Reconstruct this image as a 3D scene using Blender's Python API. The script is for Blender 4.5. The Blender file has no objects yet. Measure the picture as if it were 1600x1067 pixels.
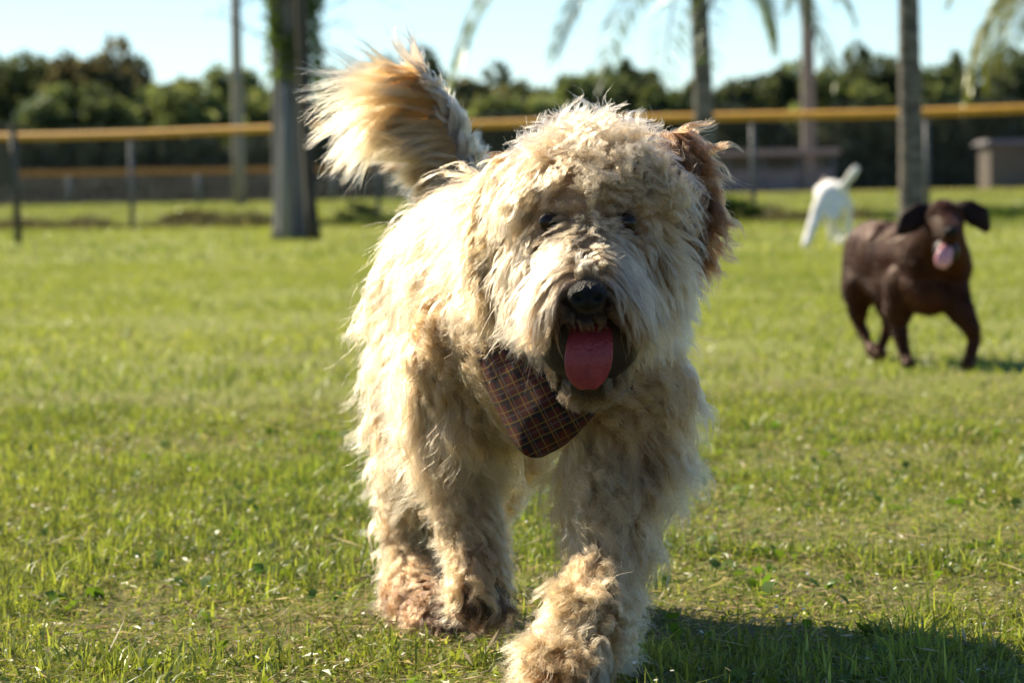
import bpy, bmesh, math, random
import numpy as np
from mathutils import Vector, Matrix
from mathutils.bvhtree import BVHTree

random.seed(7)
rng = np.random.default_rng(7)
R = math.radians
scene = bpy.context.scene
COL = scene.collection

# ------------------------------------------------------------------ camera
CAM_Z, FPX, IMW, IMH = 0.52, 5200.0, 1600.0, 1067.0
PITCH, ROLL = math.atan(243.5 / FPX), R(1.0)
_r, _u, _f = Vector((1, 0, 0)), Vector((0, math.sin(PITCH), math.cos(PITCH))), Vector((0, math.cos(PITCH), -math.sin(PITCH)))
CR = _r * math.cos(ROLL) - _u * math.sin(ROLL)
CU = _u * math.cos(ROLL) + _r * math.sin(ROLL)
cam = bpy.data.cameras.new('camera')
cam_o = bpy.data.objects.new('camera', cam)
COL.objects.link(cam_o)
m3 = Matrix((CR, CU, -_f)).transposed()
cam_o.matrix_world = Matrix.Translation((0, 0, CAM_Z)) @ m3.to_4x4()
cam.sensor_width = 36.0
cam.lens = FPX / IMW * 36.0
cam.clip_start, cam.clip_end = 0.1, 3000
cam.dof.use_dof = True
cam.dof.focus_distance = 3.42
cam.dof.aperture_fstop = 10.0
scene.camera = cam_o

# ------------------------------------------------------------------ light
SUN_EL, SUN_BEHIND = R(37), R(40)          # from the left, a little behind the dogs
to_sun = Vector((-math.cos(SUN_BEHIND) * math.cos(SUN_EL), math.sin(SUN_BEHIND) * math.cos(SUN_EL), math.sin(SUN_EL)))
world = bpy.data.worlds.new('World')
scene.world = world
world.use_nodes = True
wn = world.node_tree
bg = wn.nodes['Background']
sky = wn.nodes.new('ShaderNodeTexSky')
sky.sky_type = 'NISHITA'
sky.sun_disc = False
sky.sun_elevation = SUN_EL
sky.sun_rotation = math.atan2(to_sun.x, to_sun.y)
sky.air_density, sky.dust_density, sky.ozone_density = 1.0, 0.0, 3.0
tint = wn.nodes.new('ShaderNodeMix'); tint.data_type = 'RGBA'; tint.blend_type = 'MULTIPLY'
tint.inputs[0].default_value = 1.0; tint.inputs[7].default_value = (0.80, 0.95, 1.12, 1)      # camera white balance on the whole sky
wn.links.new(sky.outputs[0], tint.inputs[6]); wn.links.new(tint.outputs[2], bg.inputs[0])
bg.inputs[1].default_value = 0.058
sun = bpy.data.lights.new('sun', 'SUN')
sun.energy, sun.angle, sun.color = 4.0, R(0.53), (1.0, 0.87, 0.66)
sun_o = bpy.data.objects.new('sun', sun)
COL.objects.link(sun_o)
sun_o.rotation_euler = to_sun.to_track_quat('Z', 'Y').to_euler()
sun_o.location = to_sun * 30
vs = scene.view_settings
vs.view_transform, vs.look, vs.gamma, vs.use_curve_mapping = 'Standard', 'None', 1.0, False
vs.exposure = 1.45
scene.cycles.use_denoising = True
scene.cycles.max_bounces = 10
scene.cycles.diffuse_bounces = 3
scene.cycles.glossy_bounces = 6
scene.cycles.transmission_bounces = 8
scene.cycles.transparent_max_bounces = 8
scene.cycles.caustics_reflective = False
scene.cycles.caustics_refractive = False

# ------------------------------------------------------------------ helpers
def at(px, py, Y):
    """point at distance Y in front of the camera that shows at photo pixel (px, py)"""
    d = _f + CR * ((px - 800.0) / FPX) + CU * ((533.5 - py) / FPX)
    return Vector((0, 0, CAM_Z)) + d * (Y / d.y)

def ground(px, Y):
    p = at(px, 290, Y)
    return Vector((p.x, Y, 0))

def tag(o, label=None, cat=None, group=None, kind=None):
    for k, v in (('label', label), ('category', cat), ('group', group), ('kind', kind)):
        if v:
            o[k] = v
    return o

def empty(name, loc):
    o = bpy.data.objects.new(name, None)
    COL.objects.link(o)
    o.location = loc
    o.empty_display_size = 0.1
    return o

def link(name, me, mat, parent=None, smooth=False):
    o = bpy.data.objects.new(name, me)
    COL.objects.link(o)
    if mat:
        me.materials.append(mat)
    if smooth and len(me.polygons):
        me.polygons.foreach_set('use_smooth', np.ones(len(me.polygons), dtype=bool))
    if parent:
        o.parent = parent
        o.location = -Vector(parent.location)
    return o

def tris_mesh(name, V, F, col=None, colname='col'):
    """mesh from arrays: V (n,3), F (m,k)"""
    me = bpy.data.meshes.new(name)
    V = np.asarray(V, dtype=np.float32); F = np.asarray(F, dtype=np.int32)
    m, k = F.shape
    me.vertices.add(len(V)); me.loops.add(m * k); me.polygons.add(m)
    me.vertices.foreach_set('co', V.ravel())
    me.loops.foreach_set('vertex_index', F.ravel())
    me.polygons.foreach_set('loop_start', np.arange(0, m * k, k, dtype=np.int32))
    me.polygons.foreach_set('loop_total', np.full(m, k, dtype=np.int32))
    if col is not None:
        a = me.attributes.new(colname, 'FLOAT_COLOR', 'POINT')
        c = np.ones((len(V), 4), dtype=np.float32); c[:, :3] = col
        a.data.foreach_set('color', c.ravel())
    me.update(calc_edges=True)
    me.validate()
    return me

class MB:
    """collects simple shapes in world coordinates and builds ONE mesh"""
    def __init__(self): self.v = []; self.f = []
    def add(self, vs_, fs):
        b = len(self.v)
        self.v += [tuple(x) for x in vs_]; self.f += [tuple(i + b for i in f) for f in fs]
    def box(self, c, s, rz=0.0, taper=1.0):
        c = Vector(c); hx, hy, hz = s[0] / 2, s[1] / 2, s[2] / 2
        cs, sn = math.cos(rz), math.sin(rz); pts = []
        for z, t in ((-hz, 1), (hz, taper)):
            for x, y in ((-hx, -hy), (hx, -hy), (hx, hy), (-hx, hy)):
                x, y = x * t, y * t
                pts.append((c.x + x * cs - y * sn, c.y + x * sn + y * cs, c.z + z))
        self.add(pts, [(3, 2, 1, 0), (4, 5, 6, 7), (0, 1, 5, 4), (1, 2, 6, 5), (2, 3, 7, 6), (3, 0, 4, 7)])
    def tube(self, pts, rad, n=8, cap=True, lobes=0, amp=0.0):
        pts = [Vector(p) for p in pts]
        if not hasattr(rad, '__len__'): rad = [rad] * len(pts)
        rings = []
        up0 = Vector((0.31, 0.2, 0.93))
        for i, p in enumerate(pts):
            t = (pts[min(i + 1, len(pts) - 1)] - pts[max(i - 1, 0)]).normalized()
            a = t.cross(up0 if abs(t.dot(up0)) < 0.97 else Vector((1, 0, 0))).normalized(); b = t.cross(a)
            rings.append([p + (a * math.cos(2 * math.pi * k / n) + b * math.sin(2 * math.pi * k / n)) * rad[i] *
                          (1 + amp * math.cos(lobes * 2 * math.pi * k / n + i * .15)) for k in range(n)])
        base = len(self.v); fs = []
        for i in range(len(rings) - 1):
            for k in range(n):
                fs.append((i * n + k, i * n + (k + 1) % n, (i + 1) * n + (k + 1) % n, (i + 1) * n + k))
        if cap:
            fs.append(tuple(range(n))[::-1]); fs.append(tuple((len(rings) - 1) * n + k for k in range(n)))
        self.add([q for r_ in rings for q in r_], fs)
    def build(self, name, mat, parent=None, smooth=False):
        me = bpy.data.meshes.new(name)
        me.from_pydata(self.v, [], self.f); me.update()
        return link(name, me, mat, parent, smooth)

def vnoise(x, y, seed=0):
    """smooth value noise in 0..1 on arrays"""
    r = np.random.default_rng(1000 + seed).random((256, 256))
    xi, yi = np.floor(x).astype(int), np.floor(y).astype(int)
    fx, fy = x - xi, y - yi
    fx, fy = fx * fx * (3 - 2 * fx), fy * fy * (3 - 2 * fy)
    g = lambda a, b: r[a % 256, b % 256]
    return (g(xi, yi) * (1 - fx) + g(xi + 1, yi) * fx) * (1 - fy) + (g(xi, yi + 1) * (1 - fx) + g(xi + 1, yi + 1) * fx) * fy

# ------------------------------------------------------------------ materials
def mat_new(name):
    m = bpy.data.materials.new(name); m.use_nodes = True
    return m, m.node_tree.nodes, m.node_tree.links, m.node_tree.nodes['Principled BSDF']

def noise_mat(name, c1, c2, scale=8.0, rough=0.8, bump=0.0, stretch=(1, 1, 1), spec=0.3, metal=0.0, bscale=None, detail=6):
    m, n, l, p = mat_new(name)
    tc = n.new('ShaderNodeTexCoord'); mp = n.new('ShaderNodeMapping'); mp.inputs['Scale'].default_value = stretch
    nz = n.new('ShaderNodeTexNoise'); nz.inputs['Scale'].default_value = scale; nz.inputs['Detail'].default_value = detail
    rp = n.new('ShaderNodeValToRGB')
    rp.color_ramp.elements[0].position, rp.color_ramp.elements[1].position = 0.32, 0.68
    rp.color_ramp.elements[0].color, rp.color_ramp.elements[1].color = (*c1, 1), (*c2, 1)
    l.new(tc.outputs['Object'], mp.inputs[0]); l.new(mp.outputs[0], nz.inputs[0]); l.new(nz.outputs[0], rp.inputs[0])
    l.new(rp.outputs[0], p.inputs['Base Color'])
    p.inputs['Roughness'].default_value = rough; p.inputs['Specular IOR Level'].default_value = spec
    p.inputs['Metallic'].default_value = metal
    if bump:
        b = n.new('ShaderNodeBump'); b.inputs['Strength'].default_value = bump; b.inputs['Distance'].default_value = 0.02
        nb = nz
        if bscale:
            nb = n.new('ShaderNodeTexNoise'); nb.inputs['Scale'].default_value = bscale; l.new(mp.outputs[0], nb.inputs[0])
        l.new(nb.outputs[0], b.inputs['Height']); l.new(b.outputs[0], p.inputs['Normal'])
    return m

def leaf_mat(name, trans=0.4, rough=0.5, attr='col', gloss=0.06):
    m, n, l, p = mat_new(name)
    a = n.new('ShaderNodeAttribute'); a.attribute_name = attr
    d = n.new('ShaderNodeBsdfDiffuse'); t = n.new('ShaderNodeBsdfTranslucent'); g = n.new('ShaderNodeBsdfGlossy')
    g.inputs['Roughness'].default_value = rough; g.inputs['Color'].default_value = (.9, .95, .9, 1)
    hs = n.new('ShaderNodeHueSaturation'); hs.inputs['Saturation'].default_value = 1.15; hs.inputs['Value'].default_value = 1.5
    mx, mx2 = n.new('ShaderNodeMixShader'), n.new('ShaderNodeMixShader')
    l.new(a.outputs[0], d.inputs[0]); l.new(a.outputs[0], hs.inputs['Color']); l.new(hs.outputs[0], t.inputs[0])
    mx.inputs[0].default_value = trans; l.new(d.outputs[0], mx.inputs[1]); l.new(t.outputs[0], mx.inputs[2])
    mx2.inputs[0].default_value = gloss; l.new(mx.outputs[0], mx2.inputs[1]); l.new(g.outputs[0], mx2.inputs[2])
    l.new(mx2.outputs[0], n['Material Output'].inputs[0]); n.remove(p)
    return m

def hair_mat(name, rough=0.38, rrough=0.45, coat=0.0):
    m, n, l, p = mat_new(name); n.remove(p)
    ca, cb = n.new('ShaderNodeAttribute'), n.new('ShaderNodeAttribute')
    ca.attribute_name, cb.attribute_name = 'root_col', 'tip_col'
    hi = n.new('ShaderNodeHairInfo'); mx = n.new('ShaderNodeMix'); mx.data_type = 'RGBA'
    h = n.new('ShaderNodeBsdfHairPrincipled'); h.model = 'CHIANG'; h.parametrization = 'COLOR'
    h.inputs['Roughness'].default_value = rough; h.inputs['Radial Roughness'].default_value = rrough
    h.inputs['Random Roughness'].default_value = 0.3
    h.inputs['Coat'].default_value = coat; h.inputs['IOR'].default_value = 1.38
    l.new(hi.outputs['Intercept'], mx.inputs[0]); l.new(ca.outputs['Color'], mx.inputs[6]); l.new(cb.outputs['Color'], mx.inputs[7])
    l.new(mx.outputs[2], h.inputs['Color']); l.new(h.outputs[0], n['Material Output'].inputs[0])
    return m

M = {}
M['bark'] = noise_mat('grey_bark', (.075, .068, .06), (.22, .205, .185), 9, .9, .6, (1, 1, .12))
M['bark_dark'] = noise_mat('dark_bark', (.02, .017, .013), (.07, .06, .045), 9, .9, .6, (1, 1, .12))
M['bark_pale'] = noise_mat('weathered_wood', (.13, .14, .14), (.24, .25, .26), 7, .85, .4, (1, 1, .08))
M['palm_trunk'] = noise_mat('palm_trunk', (.05, .045, .04), (.19, .17, .14), 5, .9, .6, (1, 1, 3.5))
M['palm_pale'] = noise_mat('royal_palm_trunk', (.15, .13, .11), (.25, .215, .18), 3, .85, .3, (1, 1, 2))
M['pole'] = noise_mat('pole_wood', (.16, .14, .11), (.33, .29, .24), 6, .85, .3, (1, 1, .06))
M['steel'] = noise_mat('galvanised_steel', (.13, .135, .14), (.20, .205, .21), 20, .6, 0, spec=.3, metal=.3)
M['wire'] = noise_mat('chain_link_wire', (.06, .065, .06), (.12, .12, .115), 20, .6, 0, metal=.3)
M['yellow'] = noise_mat('yellow_plastic', (.50, .25, .025), (.62, .32, .035), 4, .5, .05, (1, 1, 1))
M['orange'] = noise_mat('faded_orange_plastic', (.38, .17, .03), (.47, .22, .04), 3, .6)
M['post_dark'] = noise_mat('dark_weathered_post', (.04, .04, .032), (.09, .085, .07), 8, .8, .3, (1, 1, .2))
M['board'] = noise_mat('brown_board', (.055, .05, .035), (.095, .085, .055), 6, .75, .2, (1, 1, .3))
M['roofing'] = noise_mat('pale_roof_edge', (.20, .185, .17), (.27, .25, .235), 1.5, .7)
M['block'] = noise_mat('grey_block_wall', (.15, .135, .13), (.22, .20, .19), .8, .9, .1)
M['tan_wall'] = noise_mat('tan_wall', (.085, .073, .06), (.12, .10, .085), .7, .9)
M['dirt'] = noise_mat('infield_clay', (.40, .22, .10), (.52, .31, .15), .5, .95)
M['leaf'] = leaf_mat('tree_leaf', .48, .45, gloss=.015)
M['grass'] = leaf_mat('grass_blade', .42, .35, gloss=.02)
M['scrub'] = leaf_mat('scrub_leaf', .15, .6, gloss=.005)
M['frond'] = leaf_mat('palm_leaflet', .35, .4, gloss=.07)

def ground_mat():
    m, n, l, p = mat_new('lawn_soil')
    tc = n.new('ShaderNodeTexCoord')
    def nz(sc, det, rough=.6):
        x = n.new('ShaderNodeTexNoise'); x.inputs['Scale'].default_value = sc; x.inputs['Detail'].default_value = det
        x.inputs['Roughness'].default_value = rough
        l.new(tc.outputs['Object'], x.inputs[0]); return x
    a, b, c = nz(1.1, 5), nz(45, 6, .7), nz(.12, 4)
    r1 = n.new('ShaderNodeValToRGB'); e = r1.color_ramp.elements
    e[0].position, e[0].color = .3, (.075, .062, .03, 1); e[1].position, e[1].color = .62, (.20, .175, .075, 1)
    r2 = n.new('ShaderNodeValToRGB'); e = r2.color_ramp.elements
    e[0].position, e[0].color = .3, (.15, .18, .04, 1); e[1].position, e[1].color = .7, (.30, .305, .08, 1)
    l.new(b.outputs[0], r1.inputs[0]); l.new(b.outputs[0], r2.inputs[0])
    mx = n.new('ShaderNodeMix'); mx.data_type = 'RGBA'
    # beyond the built blades the sheet itself carries the lawn's green
    sp = n.new('ShaderNodeSeparateXYZ'); l.new(tc.outputs['Object'], sp.inputs[0])
    mr = n.new('ShaderNodeMapRange'); mr.inputs[1].default_value = 4; mr.inputs[2].default_value = 14
    mr.inputs[3].default_value = -.15; mr.inputs[4].default_value = .9
    l.new(sp.outputs['Y'], mr.inputs[0])
    ad = n.new('ShaderNodeMath'); ad.operation = 'ADD'; ad.use_clamp = True
    mr2 = n.new('ShaderNodeMapRange'); mr2.inputs[1].default_value = .38; mr2.inputs[2].default_value = .62
    l.new(a.outputs[0], mr2.inputs[0]); l.new(mr2.outputs[0], ad.inputs[0]); l.new(mr.outputs[0], ad.inputs[1])
    l.new(ad.outputs[0], mx.inputs[0]); l.new(r1.outputs[0], mx.inputs[6]); l.new(r2.outputs[0], mx.inputs[7])
    l.new(mx.outputs[2], p.inputs['Base Color'])
    p.inputs['Roughness'].default_value = .95; p.inputs['Specular IOR Level'].default_value = .1
    bp = n.new('ShaderNodeBump'); bp.inputs['Strength'].default_value = .8; bp.inputs['Distance'].default_value = .015
    l.new(b.outputs[0], bp.inputs['Height']); l.new(bp.outputs[0], p.inputs['Normal'])
    return m
M['ground'] = ground_mat()

# ------------------------------------------------------------------ ground
g = MB(); g.add([(-1500, -60, 0), (1500, -60, 0), (1500, 2500, 0), (-1500, 2500, 0)], [(0, 1, 2, 3)])
tag(g.build('ground', M['ground']), 'flat lawn ground under the grass', 'lawn', kind='structure')
g = MB()
d0, d1 = ground(1000, 158), ground(2200, 158)
g.add([(d0.x, 136, .006), (d1.x, 134, .006), (d1.x, 150, .006), (d0.x, 150, .006)], [(0, 1, 2, 3)])
tag(g.build('clay_path', M['dirt']), 'strip of orange infield clay far beyond the yellow capped fence', 'path', kind='structure')

# ------------------------------------------------------------------ grass (uncountable: stuff)
def grass_patch(n, y0, y1, hmin, hmax, w, segs, seed, spread=.21, dens_lo=.15, tufts=0):
    r = np.random.default_rng(seed)
    u = r.random(n * 2)
    Y = np.sqrt(y0 * y0 + u * (y1 * y1 - y0 * y0))
    X = (r.random(n * 2) * 2 - 1) * spread * Y
    pat = .6 * vnoise(X * 1.7 + 40, Y * 1.2 + 11, 1) + .4 * vnoise(X * 6 + 3, Y * 5 + 7, 2)
    dens = np.clip((pat - .29) / .20, dens_lo, 1)
    keep = np.nonzero(r.random(n * 2) < dens)[0][:n]
    X, Y, pat, dens = X[keep], Y[keep], pat[keep], dens[keep]
    n = len(X)
    out = None
    if tufts:                                            # two thirds of the blades grow in tufts and lean outward
        tY = np.sqrt(y0 * y0 + r.random(tufts) * (y1 * y1 - y0 * y0)); tX = (r.random(tufts) * 2 - 1) * spread * tY
        tr = .010 + .035 * r.random(tufts) ** 1.6; th_ = .55 + .9 * r.random(tufts) ** 1.5
        tp_ = .6 * vnoise(tX * 1.7 + 40, tY * 1.2 + 11, 1) + .4 * vnoise(tX * 6 + 3, tY * 5 + 7, 2)
        pk = np.clip((tp_ - .30) / .22, .12, 1) * tr; own = r.choice(tufts, n, p=pk / pk.sum()); inn = r.random(n) < .66
        o2 = r.normal(0, 1, (n, 2)) * tr[own][:, None] * .8
        X = np.where(inn, tX[own] + o2[:, 0], X); Y = np.where(inn, tY[own] + o2[:, 1], Y); out = np.arctan2(o2[:, 1], o2[:, 0])
        pat = .6 * vnoise(X * 1.7 + 40, Y * 1.2 + 11, 1) + .4 * vnoise(X * 6 + 3, Y * 5 + 7, 2); dens = np.clip((pat - .29) / .20, dens_lo, 1)
    tuft = vnoise(X * 14, Y * 12, 3)
    H = (hmin + (hmax - hmin) * r.random(n) ** 1.4) * (.45 + .9 * tuft) * (.55 + .45 * dens)
    ang = r.random(n) * 2 * np.pi
    lean = np.clip(r.normal(.85, .55, n), .05, 2.3)
    if tufts:
        ang = np.where(inn, out + r.normal(0, .7, n), ang); H = np.where(inn, H * th_[own] * 1.15, H * .62); lean = np.where(inn, lean, lean * 1.5)
    dx, dy = np.cos(ang), np.sin(ang)
    wa = ang + np.pi / 2 + r.normal(0, .6, n)
    wx, wy = np.cos(wa), np.sin(wa)
    W = w * (.5 + r.random(n))
    # colours: lush, yellowish, straw
    hue = r.random(n); big = vnoise(X * .9 + 5, Y * .35 + 9, 4)
    lush = np.array([.125, .172, .034]); yel = np.array([.30, .31, .070]); straw = np.array([.42, .34, .18])
    k = np.clip(.25 + .75 * big + r.normal(0, .22, n), 0, 1)[:, None]
    C = lush * (1 - k) + yel * k
    if tufts: C[inn] *= (.62 + .75 * r.random(tufts))[own][inn][:, None]
    dry = r.random(n) < (.11 + .33 * (1 - dens) + .10 * (big > .62))
    C[dry] = straw * (.55 + .6 * r.random(dry.sum()))[:, None]
    H[dry] *= .6; lean[dry] *= 1.6; W[dry] *= .5
    C *= (.75 + .5 * r.random(n))[:, None]
    B = np.stack([X, Y, np.zeros(n)], 1)
    wv = np.stack([wx * W / 2, wy * W / 2, np.zeros(n)], 1)
    def pt(t):
        hz = H * (t - .28 * np.minimum(lean, 1.6) * t * t * .9)
        off = H * lean * t * t * .75
        return B + np.stack([dx * off, dy * off, hz], 1)
    if segs == 2:
        p1, p2 = pt(.55), pt(1.0)
        V = np.stack([B - wv, B + wv, p1 - wv * .85, p1 + wv * .85, p2], 1).reshape(-1, 3)
        i = np.arange(n)[:, None] * 5
        F = np.concatenate([i + [0, 1, 3], i + [0, 3, 2], i + [2, 3, 4]], 0)
        Cc = np.repeat(C, 5, 0)
    else:
        p2 = pt(1.0)
        V = np.stack([B - wv, B + wv, p2], 1).reshape(-1, 3)
        F = np.arange(n * 3).reshape(-1, 3); Cc = np.repeat(C, 3, 0)
    return V, F, Cc

def join_patches(L):
    V, F, C, b = [], [], [], 0
    for v, f, c in L:
        V.append(v); F.append(f + b); C.append(c); b += len(v)
    return np.concatenate(V), np.concatenate(F), np.concatenate(C)

def litter(n, y0, y1, seed):
    """pale dry bits and tiny white clover heads lying among the blades"""
    r = np.random.default_rng(seed)
    Y = np.sqrt(y0 * y0 + r.random(n) * (y1 * y1 - y0 * y0)); X = (r.random(n) * 2 - 1) * .2 * Y
    a = r.random(n) * 6.283; ln = .006 + .03 * r.random(n) ** 3; w = .0015 + .003 * r.random(n)
    round_ = r.random(n) < .45
    ln[round_] = .0026; w[round_] = .0026; w[~round_] *= .5
    z = .012 + .03 * r.random(n)
    d = np.stack([np.cos(a), np.sin(a), r.normal(0, .35, n)], 1) * ln[:, None]
    s = np.stack([-np.sin(a), np.cos(a), r.normal(0, .3, n)], 1) * w[:, None]
    P = np.stack([X, Y, z], 1)
    V = np.stack([P - d, P + s, P + d, P - s], 1).reshape(-1, 3)
    i = np.arange(n)[:, None] * 4
    F = np.concatenate([i + [0, 1, 2], i + [0, 2, 3]], 0)
    c = np.where(round_[:, None], np.array([.75, .75, .68]), np.array([.48, .40, .24])) * (.7 + .4 * r.random(n))[:, None]
    return V, F, np.repeat(c, 4, 0)

def thatch(n, y0, y1, seed):
    """clippings and dead blades lying flat on the soil"""
    r = np.random.default_rng(seed)
    Y = y0 + (y1 - y0) * r.random(n) ** 1.5; X = (r.random(n) * 2 - 1) * .2 * Y
    a = r.random(n) * 6.283; ln = .004 + .012 * r.random(n); w = .0006 + .0009 * r.random(n)
    P = np.stack([X, Y, .003 + .010 * r.random(n)], 1)
    d = np.stack([np.cos(a), np.sin(a), r.normal(0, .22, n)], 1) * ln[:, None]; s = np.stack([-np.sin(a), np.cos(a), r.normal(0, .5, n)], 1) * w[:, None]
    bend = np.stack([-np.sin(a), np.cos(a), a * 0], 1) * (ln * r.normal(0, .35, n))[:, None] + np.array([0, 0, .002])
    V = np.stack([P - d, P - s + bend, P + s + bend, P + d], 1).reshape(-1, 3); i = np.arange(n)[:, None] * 4
    F = np.concatenate([i + [0, 1, 2], i + [1, 3, 2]], 0); k = r.random(n)[:, None]
    c = np.where(k < .38, np.array([.36, .30, .15]), np.where(k < .5, np.array([.17, .12, .065]), np.array([.19, .23, .045]))) * (.6 + .7 * r.random(n))[:, None]
    return V, F, np.repeat(c, 4, 0)

def rosettes(n, y0, y1, seed):
    """broad-leaved weeds: small rosettes of rounded leaves"""
    r = np.random.default_rng(seed); Vs, Fs, Cs = [], [], []; b = 0
    for _ in range(n):
        Y = math.sqrt(y0 * y0 + r.random() * (y1 * y1 - y0 * y0)); X = (r.random() * 2 - 1) * .2 * Y
        c = np.array([.08, .14, .025]) * (.7 + .7 * r.random()) + np.array([.07, .05, .01]) * r.random()
        for k in range(r.integers(5, 11)):
            a = r.random() * 6.283; L = .012 + .022 * r.random(); w = L * (.16 + .14 * r.random()); el = .2 + .9 * r.random()
            d = np.array([math.cos(a) * math.cos(el), math.sin(a) * math.cos(el), math.sin(el)]); s = np.array([-math.sin(a), math.cos(a), 0]) * w
            p = np.array([X + r.normal(0, .012), Y + r.normal(0, .012), .004])
            dr = np.array([0, 0, -.25 * L])
            Vs += [p, p + d * L * .5 - s, p + d * L * .5 + s, p + d * L * .85 - s * .7 + dr * .4, p + d * L * .85 + s * .7 + dr * .4, p + d * L + dr]
            Fs += [[b, b + 1, b + 2], [b + 1, b + 3, b + 4], [b + 1, b + 4, b + 2], [b + 3, b + 5, b + 4]]; b += 6
            Cs += [c * (.85 + .3 * r.random())] * 6
    return np.array(Vs), np.array(Fs), np.array(Cs)

V, F, C = join_patches([grass_patch(300000, 2.9, 8.0, .008, .034, .0030, 2, 11, dens_lo=.38, tufts=15000), litter(1500, 2.9, 7.5, 12), rosettes(300, 2.9, 7, 13), thatch(85000, 2.9, 8.5, 14)])
o = link('grass', tris_mesh('grass', V, F, C), M['grass'])
tag(o, 'patchy short lawn grass with dry straw and tiny white clover heads', 'grass', kind='stuff')
V, F, C = join_patches([grass_patch(130000, 8.0, 24, .02, .045, .007, 1, 21, .23, .45), grass_patch(75000, 24, 62, .04, .07, .02, 1, 22, .25, .6),
                        grass_patch(45000, 62, 150, .05, .09, .06, 1, 23, .25, .8)])
o = link('lawn_grass', tris_mesh('lawn_grass', V, F, C), M['grass'])
tag(o, 'bright sunlit lawn grass stretching back to the fences', 'grass', kind='stuff')

# tall weeds along the foot of the near fence
FA, FB = ground(-700, 52.6), ground(2300, 38.6)          # near fence line
def along(t): return FA.lerp(FB, t)
def weed_strip(n, seed):
    r = np.random.default_rng(seed)
    t = r.random(n); m = vnoise(t * 46, t * 0 + 3.3, 9)
    keep = r.random(n) < np.clip((m - .22) * 2.2, .1, 1); t, m = t[keep], m[keep]; n = len(t)
    B = np.array(FA)[None] * (1 - t[:, None]) + np.array(FB)[None] * t[:, None]
    B[:, 1] += r.normal(-.1, .35, n); B[:, 2] = 0
    H = (.07 + .24 * m * r.random(n)); a = r.random(n) * 6.283; ln = r.random(n) * .7
    T = B + np.stack([np.cos(a) * ln * H, np.sin(a) * ln * H, H], 1)
    s = np.stack([np.sin(a), -np.cos(a), a * 0], 1) * .012
    V = np.stack([B - s, B + s, T], 1).reshape(-1, 3)
    br = np.clip((vnoise(t * 22, t * 0 + 8.1, 10) - .4) * 3, 0, 1)[:, None]
    c = (np.array([.06, .09, .02]) * (1 - br) + np.array([.12, .105, .05]) * br) * (.6 + .7 * r.random(n))[:, None]
    return V, np.arange(3 * n).reshape(-1, 3), np.repeat(c, 3, 0)
V, F, C = weed_strip(42000, 31)
tag(link('weeds', tris_mesh('weeds', V, F, C), M['grass']), 'unmown green and brown weeds along the fence foot', 'weeds', kind='stuff')

# ------------------------------------------------------------------ fences
def chain_link(A, B, h, step, r, name, parent, z0=.05):
    d = B - A; L = d.length; ux = d.normalized(); nrm = Vector((-ux.y, ux.x, 0))
    mb = MB(); k = -h
    run = h                                               # 45 degree wires
    while k < L:
        for sgn in (0, 1):
            s0, s1 = (k, k + run) if sgn == 0 else (k + run, k)
            za, zb = z0, h
            # clip to fence length
            def cl(s0, s1, za, zb):
                if s0 > s1:
                    s1, s0, zb, za = cl(s1, s0, zb, za); return s0, s1, za, zb
                return s0, s1, za, zb
            a = max(0, min(L, s0)); b_ = max(0, min(L, s1))
            if abs(s1 - s0) < 1e-6: continue
            ta, tb = (a - s0) / (s1 - s0), (b_ - s0) / (s1 - s0)
            pa = A + ux * a + Vector((0, 0, za + (zb - za) * ta)); pb = A + ux * b_ + Vector((0, 0, za + (zb - za) * tb))
            if (pb - pa).length < .02: continue
            mb.tube([pa + nrm * (.003 if sgn else -.003), pb + nrm * (.003 if sgn else -.003)], r, 3, cap=False)
        k += step
    o = mb.build(name, M['wire'], parent); o['kind'] = 'stuff'
    return o

def fence(name, A, B, h, post_ts, rail_mat, rail_r, label, step, wire, post_r=.03, midrail=False):
    root = empty(name, A); tag(root, label, 'fence')
    n = 24; rail = MB(); pts = []
    for i in range(n + 1):
        t = i / n; p = A.lerp(B, t); pts.append(p + Vector((0, 0, h + .012 * math.sin(t * 31) * (rail_r > .04))))
    rail.tube(pts, rail_r, 10); rail.build('top_rail', rail_mat, root, True)
    for t in post_ts:
        p = A.lerp(B, t); mb = MB(); mb.tube([p + Vector((0, .06, 0)), p + Vector((0, .06, h - .02))], post_r, 10)
        mb.tube([p + Vector((0, .06, h - .02)), p + Vector((0, .06, h + .03))], [post_r * 1.25, post_r * .3], 10)
        mb.build('post', M['steel'], root, True)
    mb = MB(); mb.tube([A + Vector((0, 0, .06)), B + Vector((0, 0, .06))], .004, 5); mb.build('tension_wire', M['wire'], root)
    chain_link(A, B, h, step, wire, 'chain_link', root)
    return root

def t_at(px, A, B):
    """fraction along A-B where the fence crosses the sight line through column px"""
    lo, hi = 0.0, 1.0
    for _ in range(40):
        t = (lo + hi) / 2; p = A.lerp(B, t); q = ground(px, p.y)
        if p.x < q.x: lo = t
        else: hi = t
    return lo
posts = [-560, -180, 205, 590, 905, 1178, 1450, 1725, 2000]
fence('chain_link_fence', FA, FB, 1.35, [t_at(x, FA, FB) for x in posts], M['yellow'], .055,
      'near chain link fence with thick yellow cap along its top', .085, .0032, .034)
GA, GB = ground(-500, 133), ground(585, 141)
GC = ground(900, 84)
fence('field_fence', GA, GB, 1.35, [t_at(x, GA, GB) for x in (-300, -100, 108, 310, 520)], M['orange'], .105,
      'far fence with duller orange rail seen through the left of the near fence', .20, .006, .1)
fence('side_fence', GB + Vector((.4, -.4, 0)), GC, 1.35, [.15, .4, .6, .8, .97], M['orange'], .085,
      'fence with orange rail running back behind the shaggy dog', .20, .005, .08)

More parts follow.
